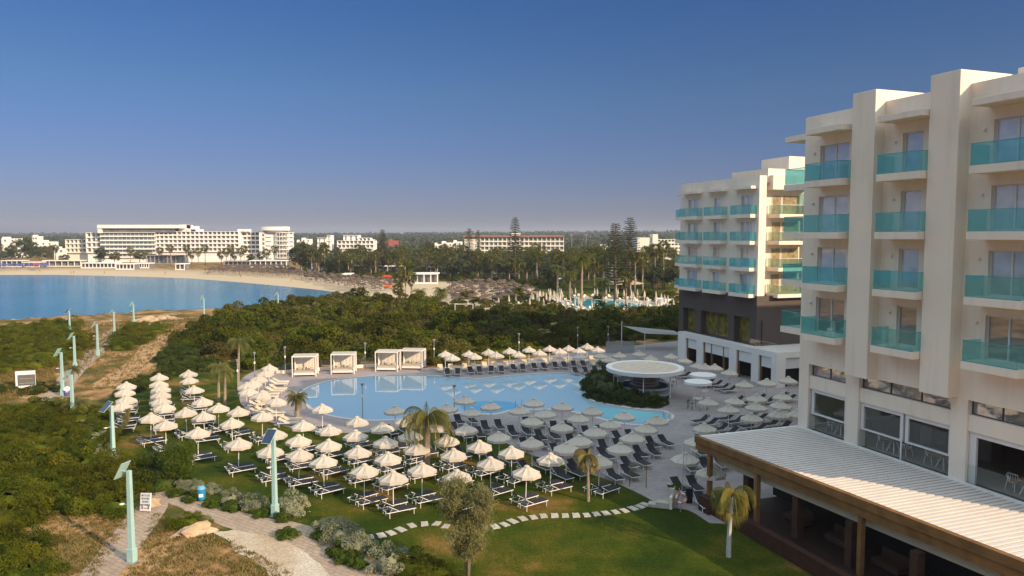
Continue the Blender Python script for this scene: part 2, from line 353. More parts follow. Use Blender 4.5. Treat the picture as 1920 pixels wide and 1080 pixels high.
# ================================================================== TERRAIN, SEA
NEARSH = GP([(0, 613), (60, 609), (130, 604), (200, 601), (260, 596), (330, 592), (437, 590), (520, 585), (620, 572), (690, 558)], -1.8)
FARSH = GP([(690, 557), (650, 550), (600, 543), (540, 537), (450, 529), (360, 522), (280, 519), (200, 517), (100, 515), (0, 515)], -1.8)
SEA = [(-1500, 60), (-400, 118), (-200, 142)] + NEARSH + FARSH + [(-320, 365), (-500, 400), (-1500, 520)]
def axis(segs):
    out = []
    for a, b, s in segs: out += list(np.arange(a, b, s))
    return np.array(out + [segs[-1][1]])
gx = axis([(-1800, -320, 60), (-320, 60, 2.5), (60, 400, 30), (400, 2400, 125)])
gy = axis([(-120, 100, 20), (100, 440, 2.5), (440, 700, 20), (700, 5600, 150)])
X, Y = np.meshgrid(gx, gy); ins = inpoly(X, Y, SEA); D = distpoly(X, Y, SEA)
nearside = distpoly(X, Y, [(-1500, 60), (-400, 118), (-200, 142)] + NEARSH, False) < distpoly(X, Y, FARSH + [(-320, 365), (-500, 400), (-1500, 520)], False)
wid = np.where(nearside, 3.0, 20.0)
Z = np.where(ins, -1.8 - np.clip(D / wid * 1.5, 0, 3), -1.8 + 1.8 * np.clip(D / wid, 0, 1) ** .7)
rise = np.clip((Y - 520) / 2400, 0, 1) ** .8
Z = Z + np.where(Y > 520, rise * (14 + 22 * np.clip((X + 600) / 2400, 0, 1)), 0)
nz = rng.random(X.shape); Z = Z + np.where(ins | (D > 14) | ~nearside | (Y < 104), 0, (nz - .5) * .7)
Z = np.where((Y < 430) & ~ins & (D > 25), 0, Z)
ny, nx = X.shape; idx = np.arange(nx * ny).reshape(ny, nx)
F = np.stack([idx[:-1, :-1], idx[:-1, 1:], idx[1:, 1:], idx[1:, :-1]], -1).reshape(-1, 4)
me = mesh_np('ground', np.stack([X, Y, Z], -1).reshape(-1, 3), F, M_ground, True)
SANDX = GP([(560, 512), (640, 519), (740, 533), (800, 528), (880, 530), (1005, 540), (1010, 575), (850, 590), (760, 580), (700, 566), (690, 556), (600, 543)], 0)
sand = np.clip(1.3 - D / 34, 0, 1) * (~nearside) * (~ins); sand = np.where(inpoly(X, Y, SANDX), 1, sand)
sand = np.where(ins, 1, sand)
at = me.attributes.new('sand', 'FLOAT', 'POINT'); at.data.foreach_set('value', np.clip(sand, 0, 1).astype(np.float32).ravel())
tag(link('ground', me), kind='structure')
sheet('sea', [(-1750, 20), (-30, 100), (-30, 260), (-60, 420), (-1750, 620)], -1.8, M_sea)
# ================================================================== NEAR GROUND SHEETS
LAWN = smooth_poly(GP([(212, 742), (166, 775), (188, 815), (212, 850), (240, 885), (275, 912), (330, 925), (400, 945), (470, 965), (530, 975), (590, 990), (640, 1010), (690, 1040), (740, 1075), (800, 1150), (900, 1260), (1750, 1260), (1600, 1120), (1420, 1010), (1330, 900), (1100, 850), (700, 770), (540, 740), (505, 700), (440, 697), (380, 688), (320, 692), (290, 712), (240, 722)]), 5)
sheet('lawn', LAWN, .03, M_lawn)
POOL = smooth_poly(GP([(566, 737), (580, 728), (604, 719), (640, 711.5), (700, 706), (760, 704.5), (820, 706), (880, 710.5), (905, 711), (950, 706), (1000, 702), (1050, 701), (1085, 704), (1103, 713), (1101, 732), (1106, 750), (1130, 758), (1170, 765), (1215, 770.5), (1243, 772), (1257, 782), (1240, 792), (1200, 796.5), (1160, 793), (1120, 783), (1085, 774), (1045, 768), (1000, 768), (960, 769), (925, 777), (893, 775), (870, 773), (830, 779), (780, 784), (735, 787), (690, 788), (640, 783), (600, 773), (578, 760), (566, 747)]), 5)
DECK = smooth_poly(GP([(450, 755), (448, 720), (470, 700), (510, 688), (530, 703), (600, 698), (700, 693), (830, 690), (900, 683), (1000, 672), (1130, 655), (1270, 640)]), 4, False) + [(60, 118), (60, 70), (21.5, 50), (14.5, 45.0), (13.2, 42.8)] + \
    smooth_poly(GP([(1330, 982), (1290, 958), (1240, 950), (1212, 934), (1150, 905), (1075, 880), (1000, 855), (940, 828), (890, 810), (800, 804), (700, 811), (620, 812), (560, 806), (505, 792), (465, 775)]), 4, False)
sheet('pool_deck', DECK, .07, M_deck, [POOL], thick=.06)
sheet('swimming_pool_water', POOL, .035, M_poolw)
def offset(poly, d):
    n = len(poly); out = []
    ar = sum(poly[i][0] * poly[(i + 1) % n][1] - poly[(i + 1) % n][0] * poly[i][1] for i in range(n)); s = 1 if ar > 0 else -1
    for i in range(n):
        a, b, c = Vector(poly[i - 1]), Vector(poly[i]), Vector(poly[(i + 1) % n]); t = (c - a).normalized(); out.append((b.x + t.y * d * s, b.y - t.x * d * s))
    return out
sheet('pool_coping', offset(POOL, .35), .076, mat('coping_stone', (.55, .50, .46), .7, .06, 1), [POOL], thick=.05)
sheet('spa_basin_water', [(G(921, 763)[0] + 3.0 * math.cos(t * .314), G(921, 763)[1] + 2.6 * math.sin(t * .314)) for t in range(20)], .041, water('spa_water', (.13, .35, .52), (.16, .40, .56), .3, 3, .05, .03))
sheet('shallow_pool_ledge_water', smooth_poly(GP([(1125, 765), (1160, 767), (1195, 771), (1232, 775), (1248, 782), (1232, 789), (1195, 793), (1165, 790), (1130, 781), (1120, 770)]), 4), .041, water('shallow_water', (.22, .52, .60), (.27, .58, .64), .2, 3, .04, .02))
def strip(name, pts, wd, z, mt, kind='structure', seed=3, amp=.08):
    P = smooth_poly(pts, 6, False); L_ = []; R_ = []; rr = random.Random(seed)
    for i, p in enumerate(P):
        a = Vector(P[max(i - 1, 0)]); b = Vector(P[min(i + 1, len(P) - 1)]); t = (b - a).normalized(); ww = wd[0] + (wd[1] - wd[0]) * i / len(P)
        j = rr.uniform(-amp, amp); L_.append((p[0] - t.y * (ww / 2 + j), p[1] + t.x * (ww / 2 + j))); R_.append((p[0] + t.y * (ww / 2 + j), p[1] - t.x * (ww / 2 + j)))
    V = [(x, y, z) for x, y in L_ + R_]; n = len(P)
    me = bpy.data.meshes.new(name); me.from_pydata(V, [], [(i, n + i, n + i + 1, i + 1) for i in range(n - 1)]); me.materials.append(mt); me.update()
    return tag(link(name, me), kind=kind)
PATHMAIN = GP([(150, 1120), (190, 1075), (240, 1010), (282, 945), (265, 905), (250, 880)])
strip('footpath', PATHMAIN, (1.9, 2.3), .022, M_path, amp=.02)
PATHR = GP([(285, 935), (340, 935), (400, 958), (460, 980), (530, 992), (580, 1008), (630, 1040), (680, 1090), (720, 1140)])
strip('side_footpath', PATHR, (2.0, 2.4), .027, M_path, amp=.05)
strip('coast_footpath', GP([(60, 790), (88, 757), (108, 735), (125, 712), (150, 686), (175, 665), (192, 648), (205, 630), (228, 614), (300, 606), (380, 602), (437, 596)]), (2.2, 2.6), .022, M_path, amp=.02)
strip('dirt_trail', GP([(195, 725), (250, 690), (275, 668), (290, 645), (320, 622), (350, 606), (400, 600)]), (3.6, 3.2), .012, M_trail, amp=.1)
strip('dirt_trail_branch', GP([(268, 690), (330, 680), (380, 672), (420, 660)]), (4.0, 2.5), .015, M_trail, amp=.1)
strip('sandy_track', GP([(-60, 748), (0, 742), (50, 741), (95, 746), (120, 732)]), (3.4, 1.6), .012, M_trail, amp=.15)
sheet('gravel_patch', rough_poly(GP([(400, 1000), (470, 985), (540, 990), (600, 1012), (640, 1045), (690, 1085), (740, 1140), (560, 1150), (520, 1085), (450, 1040)]), .25, .6), .017, M_gravel)
sheet('beach_path', smooth_poly(GP([(1010, 612), (1030, 606), (1045, 612), (1050, 625), (1035, 640), (1015, 632)]), 4), .012, M_trail)
# ================================================================== FOLIAGE
def leaves(C_, Nrm, size, asp=.5, jit=.9):
    """rhombic leaf faces at centres C_, roughly facing Nrm"""
    n = len(C_); nr = Nrm + rng.normal(0, jit, (n, 3)); nr /= np.linalg.norm(nr, axis=1)[:, None] + 1e-9
    t = rng.normal(size=(n, 3)); t -= (t * nr).sum(1)[:, None] * nr; t /= np.linalg.norm(t, axis=1)[:, None] + 1e-9
    b = np.cross(nr, t); s = (size * rng.uniform(.6, 1.35, n))[:, None]
    V = np.stack([C_ + t * s, C_ + b * s * asp, C_ - t * s, C_ - b * s * asp], 1).reshape(-1, 3)
    return V, np.arange(4 * n).reshape(-1, 4)
def lobes_cloud(nl, rx, ry, rz, z0, lr, per, seed, flat=0.0):
    """leaf centres spread over the outer shells of many small lobes making an uneven crown"""
    r = np.random.default_rng(seed); P = []; Q = []
    for i in range(nl):
        while True:
            c = r.uniform(-1, 1, 3)
            if c[2] > -flat - .15 and .25 < np.linalg.norm(c) < 1: break
        c = c * np.array([rx, ry, rz]); c[2] += z0; rad = lr * r.uniform(.6, 1.25)
        d = r.normal(size=(per, 3)); d /= np.linalg.norm(d, axis=1)[:, None]
        d[:, 2] = np.where(r.random(per) < .7, np.abs(d[:, 2]), d[:, 2])
        k = rad * (1 - .45 * r.random(per) ** 2)[:, None]
        P.append(c + d * k * np.array([1, 1, .8])); Q.append(d)
    P = np.concatenate(P); Q = np.concatenate(Q); ok = P[:, 2] > .05
    return P[ok], Q[ok]
def core_mesh(rx, ry, rz, z0, seed):
    r = random.Random(seed); mb = MB(); n = 12
    prof = [(.15, -.2), (.75, 0), (.8, .35), (.6, .7), (.2, .85)]
    k = len(mb.v)
    for (a, b) in prof:
        for i in range(n):
            t = 2 * math.pi * i / n; q = r.uniform(.8, 1.05); mb.v.append((a * rx * q * math.cos(t), a * ry * q * math.sin(t), z0 + b * rz * q))
    for p in range(len(prof) - 1):
        for i in range(n): j = (i + 1) % n; mb.f.append((p * n + i, p * n + j, (p + 1) * n + j, (p + 1) * n + i))
    mb.f.append(tuple((len(prof) - 1) * n + i for i in range(n)))
    return mb
def bush_mesh(name, mt, nl, rx, ry, rz, lr, per, size, seed, z0=0.0, core=.8, asp=.5):
    P, Q = lobes_cloud(nl, rx, ry, rz, z0, lr, per, seed); V, F = leaves(P, Q, size, asp)
    c = core_mesh(rx * core, ry * core, rz * core, z0, seed); n = len(V)
    cv = np.array(c.v); cf = np.array([f for f in c.f if len(f) == 4]) + n
    return mesh_np(name, np.concatenate([V, cv]), np.concatenate([F, cf]), mt)
# dense scrub, tall mound bushes
scrub = [tag(link('scrub_bush', bush_mesh('scrub_bush', M_bush, 26, 3.2, 3.0, 2.5, 1.0, 150, .20, 10 + i))) for i in range(4)]
M_olive = mat('olive_leaves', (.055, .052, .012), .8, 0, .5, col2=(.155, .130, .030), obj_rand=.25, transl=.15, spec=.05)
scrub += [tag(link('scrub_bush', bush_mesh('scrub_bush', M_olive, 18, 2.6, 2.6, 2.9, .8, 190, .16, 15, core=.6))), tag(link('scrub_bush', bush_mesh('scrub_bush', M_acac, 14, 2.9, 2.5, 3.1, 1.15, 260, .15, 16, core=.55)))]
SCRUB = GP([(345, 640), (380, 622), (440, 600), (560, 574), (660, 568), (760, 572), (800, 578), (900, 598), (975, 596), (1080, 605), (1180, 600), (1272, 590), (1272, 640), (1240, 648), (1130, 652), (1000, 662), (830, 685), (700, 692), (600, 697), (540, 700), (500, 688), (450, 694), (400, 672), (375, 655)])
TR_A = GP([(1000, 605), (1060, 600), (1062, 642), (1010, 645)])
sp = poisson(SCRUB, 3.5, 5, [TR_A])
for i, (x, y) in enumerate(sp):
    if distpoly(x, y, GP([(530, 703), (600, 698), (700, 693), (830, 690), (900, 683), (1000, 672), (1130, 655), (1270, 640)]), False) < 3: continue
    s = random.uniform(.72, 1.2) * (1.12 if y > 115 else .95)
    place(scrub[random.choice([0, 1, 2, 3, 4, 4, 5])], (x, y, 0), random.uniform(0, 6.3), (s, s, s * random.uniform(.6, 1.25)), 'dark green scrub bush in the dense thicket between the pool and the bay', 'bush', 'scrub bushes of the thicket behind the pool')
# yellower hedge bushes behind the thicket by the sea
ybush = [tag(link('coastal_bush', bush_mesh('coastal_bush', mat('yellow_green_leaves', (.11, .10, .02), .7, 0, .5, col2=(.19, .16, .04), obj_rand=.15, transl=.2), 22, 2.6, 2.4, 2.2, .8, 130, .20, 30 + i))) for i in range(2)]
for i, (px, py) in enumerate([(555, 583), (580, 583), (605, 580), (628, 576), (650, 576), (690, 581), (712, 578), (735, 578), (752, 588), (668, 590), (640, 588), (562, 592)]):
    x, y = G(px, py + 6); s = random.uniform(.85, 1.2)
    place(ybush[i % 2], (x, y, 0), i * 1.3, s, 'yellow green coastal bush at the seaward edge of the thicket', 'bush', 'yellow green bushes at the sea edge')
# acacia like low shrubs on the left
acac = [tag(link('acacia_shrub', bush_mesh('acacia_shrub', M_acac, 24, 2.6, 2.4, 1.35, .7, 320, .085, 40 + i, asp=.35))) for i in range(4)]
def fill(poly, step, protos, smin, smax, label, cat, group, seed, avoid=(), zs=(.8, 1.15)):
    rr = random.Random(seed); n = 0
    for i, (x, y) in enumerate(poisson(poly, step, seed, avoid)):
        s = rr.uniform(smin, smax); place(protos[i % len(protos)], (x, y, 0), rr.uniform(0, 6.3), (s, s, s * rr.uniform(*zs)), label, cat, group); n += 1
    return n
fill(GP([(-60, 800), (40, 772), (120, 765), (165, 790), (190, 830), (205, 870), (232, 905), (232, 960), (150, 960), (40, 985), (-60, 990)]), 1.75, acac, .6, 1.05, 'feathery green acacia shrub in the big clump left of the lawn', 'shrub', 'acacia shrubs left of the lawn', 3)
fill(GP([(-80, 645), (20, 622), (100, 610), (140, 618), (140, 650), (122, 680), (60, 692), (0, 702), (-80, 712)]), 3.0, acac, .8, 1.3, 'green acacia shrub in the clump by the left shore', 'shrub', 'acacia shrubs by the left shore', 4)
fill(GP([(212, 655), (225, 632), (250, 616), (296, 611), (305, 620), (280, 638), (255, 655), (228, 660)]), 3.2, acac, .6, 1.0, 'green acacia shrub between coast path and dirt trail', 'shrub', 'acacia shrubs between path and trail', 6)
fill(GP([(330, 640), (350, 625), (385, 615), (400, 625), (380, 650), (345, 655)]), 2.4, acac, .7, 1.0, 'low green shrub at the left edge of the thicket', 'shrub', 'low shrubs beside the thicket', 8)
fill(GP([(-60, 1030), (0, 1010), (30, 1040), (60, 1090), (60, 1160), (-60, 1160)]), 1.6, acac, .6, .85, 'green acacia shrub in the bottom left corner', 'shrub', 'shrubs in the bottom left corner', 9)
dshr = [tag(link('dark_shrub', bush_mesh('dark_shrub', M_bushd, 18, 1.2, 1.15, .95, .42, 200, .075, 60 + i))) for i in range(3)]
fill(GP([(225, 735), (285, 712), (310, 697), (340, 684), (390, 681), (440, 690), (440, 700), (380, 697), (330, 703), (290, 722), (230, 744)]), 1.25, dshr, .65, 1.05, 'dark green shrub in the hedge along the far edge of the lawn', 'shrub', 'hedge shrubs along the far lawn edge', 11)
fill(GP([(260, 880), (290, 860), (330, 880), (330, 912), (295, 915), (262, 900)]), 1.1, dshr, .7, 1.0, 'dark green shrub at the lawn corner beside the footpath', 'shrub', 'dark shrubs at the lawn corner', 12)
fill(GP([(0, 730), (60, 722), (110, 732), (100, 738), (40, 742), (0, 740)]), 1.1, dshr, .45, .7, 'low twiggy shrub beside the grey information board', 'shrub', 'twiggy shrubs by the information board', 13)
fill(GP([(310, 665), (330, 655), (352, 662), (370, 676), (340, 682), (300, 690)]), 1.4, dshr, .9, 1.3, 'green shrub beside the branching dirt trail', 'shrub', 'shrubs beside the branching trail', 14)
fill(GP([(150, 805), (168, 790), (195, 830), (215, 862), (205, 872), (180, 840)]), 1.2, [tag(link('silver_shrub', bush_mesh('silver_shrub', M_silver, 16, 1.0, 1.0, .9, .38, 200, .07, 70)))], .7, 1.0, 'silvery shrub along the left edge of the lawn', 'shrub', 'silvery shrubs on the left lawn edge', 15)
silv = [tag(link('silver_bush', bush_mesh('silver_bush', M_silver, 22, 1.0, .95, 1.05, .36, 260, .06, 80 + i, asp=.3))) for i in range(3)]
SIL = [(345, 915, .62, 'beside the feathery tree by the path'), (366, 922, .68, 'just left of the blue bin'), (398, 925, .7, 'just right of the blue bin'), (432, 945, .85, 'second right of the blue bin'), (478, 955, .85, 'left of the blue solar lamp post'), (548, 960, 1.15, 'tallest, right of the blue solar lamp post'), (617, 1000, 1.0, 'where the gravel narrows'), (640, 1015, 1.1, 'in the middle of the lower hedge'), (668, 1035, 1.05, 'at the first stepping stone'), (728, 1068, 1.15, 'at the bottom edge of the lawn'), (325, 905, .55, 'at the path corner')]
for i, (px, py, s, d) in enumerate(SIL):
    place(silv[i % 3], (*G(px, py), 0), i * 1.1, s, 'silvery grey bush ' + d, 'bush', 'silver bushes along the lawn path')
grn = [tag(link('round_shrub', bush_mesh('round_shrub', M_green, 26, .62, .6, .62, .22, 220, .035, 90 + i))) for i in range(2)]
GRN = [(298, 918), (330, 930), (358, 940), (399, 950), (437, 957), (489, 968), (530, 975), (540, 1008), (632, 1040), (672, 1062), (605, 1010), (648, 1052)]
for i, (px, py) in enumerate(GRN):
    place(grn[i % 2], (*G(px, py), 0), i, random.uniform(.85, 1.1), 'round green shrub, %s from the left along the footpath hedge' % ORD[sorted(q[0] for q in GRN).index(px)], 'shrub', 'round green shrubs beside the footpath')
place(acac[0], (*G(352, 985), 0), .4, .5, 'wild green bush beside the sandstone boulder', 'bush')
place(acac[1], (*G(770, 1075), 0), 1.4, .62, 'olive green bush at the bottom beside the feathery tree', 'bush')
place(acac[2], (*G(815, 1085), 0), 2.4, .55, 'low olive bush at the foot of the feathery tree', 'bush')
# tufts of dry grass on the rough ground
def tufts(poly, n, seed, h=.35, avoid=()):
    r = np.random.default_rng(seed); xs = np.array([p[0] for p in poly]); ys = np.array([p[1] for p in poly])
    x = r.uniform(xs.min(), xs.max(), n * 4); y = r.uniform(ys.min(), ys.max(), n * 4); ok = inpoly(x, y, poly)
    for q in avoid: ok &= ~inpoly(x, y, q)
    x = x[ok][:n]; y = y[ok][:n]; V = []; 
    for k in range(9):
        a = r.uniform(0, 6.28, len(x)); hh = h * r.uniform(.4, 1.2, len(x)); bx = x + r.normal(0, .10, len(x)); by = y + r.normal(0, .10, len(x))
        lx = np.cos(a) * hh * .6; ly = np.sin(a) * hh * .6; wx = -np.sin(a) * .025; wy = np.cos(a) * .025
        V.append(np.stack([np.stack([bx - wx, by - wy, 0 * x], 1), np.stack([bx + wx, by + wy, 0 * x], 1), np.stack([bx + lx + wx * .3, by + ly + wy * .3, hh], 1), np.stack([bx + lx - wx * .3, by + ly - wy * .3, hh], 1)], 1).reshape(-1, 3))
    V = np.concatenate(V); return V, np.arange(len(V)).reshape(-1, 4)
_tv = []; _tf = []; _k = 0
FPOLY = GP([(170, 1100), (230, 1000), (262, 935), (300, 940), (290, 965), (235, 1090)])
for poly, n, sd_, h in [(GP([(-80, 1160), (0, 985), (150, 965), (260, 935), (330, 990), (420, 1010), (560, 1080), (620, 1160)]), 2600, 1, .13), (GP([(150, 735), (160, 690), (210, 640), (330, 600), (420, 600), (330, 680), (210, 728)]), 1800, 2, .25), (GP([(-80, 745), (0, 700), (100, 695), (110, 730), (-40, 765)]), 1400, 3, .4), (GP([(60, 700), (100, 615), (300, 595), (430, 590), (430, 610), (200, 640), (150, 700)]), 2000, 4, .4)]:
    v, f = tufts(poly, n, sd_, h, [FPOLY]); _tv.append(v); _tf.append(f + _k); _k += len(v)
o = link('dry_grass', mesh_np('dry_grass', np.concatenate(_tv), np.concatenate(_tf), M_dry)); tag(o, 'dry straw coloured grass tufts on the rough ground', 'grass', kind='stuff')
# ------------------------------------------------------------------ palms and trees
def frond_set(nf, L, droop, nl, ll, lw, seed, up=(.1, 1.2), curl=.0, ends=False):
    r = np.random.default_rng(seed); V = []; n = 0; rach = MB()
    for i in range(nf):
        az = 2 * math.pi * (i * .618 % 1) + r.uniform(-.2, .2); el = up[0] + (up[1] - up[0]) * (i / nf) + r.uniform(-.1, .1); Lf = L * r.uniform(.65, 1.12)
        d = np.array([math.cos(az), math.sin(az), 0]); pts = []; p = np.zeros(3); ang = el
        S = 10
        for k in range(S + 1):
            pts.append(p.copy()); p = p + (d * math.cos(ang) + np.array([0, 0, 1]) * math.sin(ang)) * Lf / S; ang -= droop / S * (1 + .8 * k / S)
        side = np.array([-math.sin(az), math.cos(az), 0])
        for k in range(S - 1):
            rach.bar(pts[k], pts[k + 1], .03 * (1 - k / S) * L / 2.5 + .004, n=3)
        for k in range(nl):
            t = .12 + .88 * (k + .5) / nl; q = t * S; a_ = int(q); fr = q - a_
            c = pts[a_] * (1 - fr) + pts[min(a_ + 1, S)] * fr; fw = pts[min(a_ + 1, S)] - pts[a_]; fw /= np.linalg.norm(fw) + 1e-9
            l2 = ll * (math.sin(math.pi * min(t * .9 + .12, 1)) ** .6 + .15) * r.uniform(.8, 1.15)
            for sg in (-1, 1):
                dr = side * sg * (.8 if curl < .8 else .45) + fw * .5 + np.array([0, 0, -curl - r.uniform(0, .45)]); dr /= np.linalg.norm(dr)
                e1 = c + dr * l2; wv = fw * lw; V += [c - wv, c + wv, e1 + wv * .2, e1 - wv * .2]
    return np.array(V), rach
def palm(name, mt, h, nf, L, droop, nl, ll, lw, seed, tr=.16, lean=.2, up=(.0, 1.3), curl=.2, skirt=0, bark=None):
    root = empty(name, (0, 0, 0)); tb = MB(); S = 7; r = random.Random(seed); pts = []
    for k in range(S + 1):
        t = k / S; pts.append(Vector((lean * t * t, lean * .3 * math.sin(t * 3), h * t)))
    for k in range(S):
        t = k / S; tb.bar(pts[k], pts[k + 1], tr * (1.25 - .45 * t), tr * (1.25 - .45 * (t + 1 / S)), n=8)
    tb.build('trunk', bark or M_palmbark, root)
    V, rach = frond_set(nf, L, droop, nl, ll, lw, seed, up, curl)
    F = np.arange(len(V)).reshape(-1, 4); rv = np.array(rach.v); rf = np.array([f for f in rach.f if len(f) == 4]) + len(V)
    c = np.array(pts[-1]); allv = np.concatenate([V, rv]) + c; allf = np.concatenate([F, rf])
    link('crown', mesh_np('crown', allv, allf, mt), root)
    if skirt:
        V2, r2 = frond_set(nf // 2, L * .6, .6, nl // 2, ll * .7, lw, seed + 5, (-1.4, -.9), .3)
        link('dead_frond_skirt', mesh_np('dead_frond_skirt', V2 + c, np.arange(len(V2)).reshape(-1, 4), M_dry), root)
    return root
def fan_crown(h, r0, n, seed, mt):
    """fan palm crown: many short stiff blades on ball of radius r0"""
    r = np.random.default_rng(seed); V = []
    for i in range(n):
        d = r.normal(size=3); d[2] = d[2] * .8 + .25; d /= np.linalg.norm(d); c = d * r0 * .55
        s1 = np.cross(d, r.normal(size=3)); s1 /= np.linalg.norm(s1)
        for k in range(7):
            a_ = (k - 3) * .36; dr = d * math.cos(a_) + s1 * math.sin(a_); dr[2] -= .25; e1 = c + dr * r0 * r.uniform(.4, .6); s2 = np.cross(dr, d + 1e-3); s2 /= np.linalg.norm(s2) + 1e-9
            V += [c - s2 * .05, c + s2 * .05, e1 + s2 * .07, e1 - s2 * .07]
    return np.array(V) + np.array([0, 0, h])
def fanpalm(h, r0, seed):
    root = empty('fan_palm', (0, 0, 0)); tb = MB(); tb.bar((0, 0, 0), (0.1, 0, h * .5), .26, .2, 7).bar((0.1, 0, h * .5), (0, 0, h), .2, .17, 7); tb.build('trunk', M_palmbark, root, True)
    V = fan_crown(h, r0, 60, seed, M_palmf); link('crown', mesh_np('crown', V, np.arange(len(V)).reshape(-1, 4), M_palmf), root)
    V = fan_crown(h - r0 * .9, r0 * .55, 22, seed + 1, M_dry); link('dead_frond_skirt', mesh_np('dead_frond_skirt', V, np.arange(len(V)).reshape(-1, 4), M_dry), root)
    return root
def broadleaf(name, mt, h, rx, rz, seed, leaf=.2, nl=26, per=110, lr=1.0, tr=.22):
    root = empty(name, (0, 0, 0)); tb = MB(); r = random.Random(seed); th = h - rz * 1.5
    tb.bar((0, 0, 0), (.1, .05, th), tr, tr * .7, 8)
    for k in range(6):
        az = k * 1.05 + r.random(); tb.bar((.1, .05, th * r.uniform(.8, 1)), (math.cos(az) * rx * .6, math.sin(az) * rx * .6, th + rz * r.uniform(.4, 1.0)), tr * .5, tr * .15, 6)
    tb.build('trunk', M_bark, root, True)
    P, Q = lobes_cloud(nl, rx, rx, rz, h - rz, lr, per, seed, flat=.9); V, F = leaves(P, Q, leaf, .5); link('crown', mesh_np('crown', V, F, mt), root)
    return root
def norfolk(h, rb, seed, sparse=1.0):
    root = empty('norfolk_pine', (0, 0, 0)); tb = MB(); tb.bar((0, 0, 0), (0, 0, h * .6), .38, .2, 8).bar((0, 0, h * .6), (0, 0, h), .2, .03, 6); 
    r = np.random.default_rng(seed); V = []; z = h * .22
    while z < h * .985:
        t = (z - h * .22) / (h * .78); rad = rb * (1 - t) ** .55 * r.uniform(.75, 1.1) * (.55 if t < .0 else 1) + .2
        nb = 6
        for k in range(nb):
            if r.random() > sparse: continue
            az = 2 * math.pi * k / nb + r.uniform(-.25, .25) + z; d = np.array([math.cos(az), math.sin(az), .18]); side = np.array([-math.sin(az), math.cos(az), 0])
            tb.bar((0, 0, z), tuple(np.array([0, 0, z]) + d * rad), .05, .015, 3)
            m = max(5, int(rad * 7))
            for q in range(m):
                u = .2 + .8 * q / m; c = np.array([0, 0, z]) + d * rad * u
                for sg in (-1, 1):
                    e1 = c + side * sg * rad * .24 * (1.1 - u * .7) + d * .25 + np.array([0, 0, r.uniform(.05, .3)]); wv = d * .07
                    V += [c - wv, c + wv, e1 + wv * .8, e1 - wv * .8]
        z += h * .032 * (1.15 - .45 * t)
    tb.build('trunk', M_bark, root, True); V = np.array(V); link('crown', mesh_np('crown', V, np.arange(len(V)).reshape(-1, 4), M_conif), root)
    return root
# individual near palms
def one(o, px, py, label, cat='palm tree', rz=0, sc=1, z=0, group=None):
    place(o, (*G(px, py), z), rz, sc, label, cat, group)
big = palm('queen_palm', M_palm, 4.0, 30, 3.4, 2.3, 34, .75, .022, 101, .24, .1, up=(.1, 1.35), curl=.9)
one(big, 800, 893, 'large green palm with arching fronds among the lawn parasols at the pool edge')
one(palm('small_palm', M_palm, 1.9, 26, 1.5, 1.5, 26, .45, .016, 102, .2, .05, up=(-.1, 1.45), curl=.5), 557, 785, 'short bushy palm at the left tip of the pool')
one(palm('drooping_palm', M_palmy, 2.9, 9, 1.7, 3.3, 26, .6, .03, 103, .09, .08, up=(.2, 1.4), curl=1.5), 1103, 941, 'small half bare palm with yellow drooping fronds on the lawn edge by the deck', rz=2.9)
one(palm('golden_palm', mat('golden_palm_leaves', (.10, .13, .02), .55, 0, .9, col2=(.30, .22, .04), transl=.25), 3.3, 17, 2.3, 3.0, 40, .8, .013, 104, .11, .15, up=(-.1, 1.45), curl=1.6, bark=mat('pale_palm_bark', (.42, .40, .38), .8, .1, 4)), 1366, 1045, 'golden drooping palm with pale trunk in front of the timber canopy')
one(palm('bushy_palm', M_palm, 1.3, 24, 2.0, 1.8, 26, .5, .018, 105, .2, .1, up=(.1, 1.4), curl=.4), 146, 785, 'low bushy palm beside the solar lamp at the left corner of the lawn')
one(palm('bushy_palm', M_palm, 2.2, 18, 1.6, 1.8, 24, .45, .018, 106, .14, .1, up=(.1, 1.4), curl=.4), 136, 730, 'low palm behind the solar lamps by the coast path')
one(palm('lawn_palm', M_palm, 3.4, 16, 2.2, 2.3, 24, .5, .018, 107, .13, .1, up=(.2, 1.4), curl=.6), 410, 752, 'feathery palm on the far left of the lawn, left one of the pair')
one(palm('lawn_palm', M_palm, 3.5, 14, 2.0, 2.4, 24, .5, .018, 108, .13, .1, up=(.2, 1.4), curl=.6), 422, 766, 'feathery palm on the far left of the lawn, right one of the pair')
one(palm('tall_lawn_palm', M_palm, 5.2, 16, 2.4, 2.2, 24, .5, .02, 109, .13, .2, up=(.2, 1.4), curl=.5), 447, 732, 'tall thin palm standing before the thicket at the corner of lawn and deck')
island = palm('island_palm', mat('island_palm_leaves', (.05, .075, .02), .55, 0, .8, col2=(.09, .11, .03), transl=.2), 1.6, 18, 1.5, 1.9, 22, .45, .018, 110, .13, .1, up=(.1, 1.4), curl=.4)
for i, (px, py, s, d) in enumerate([(1122, 740, 1.0, 'at the left end'), (1137, 752, .9, 'at the front left'), (1160, 745, .8, 'behind the front planting'), (1130, 705, .9, 'at the back left'), (1228, 757, .6, 'below the bar counter')]):
    place(island, (*G(px, py), .1), i, s, 'small dark palm on the pool bar island, ' + d, 'palm tree', 'palms on the bar island')
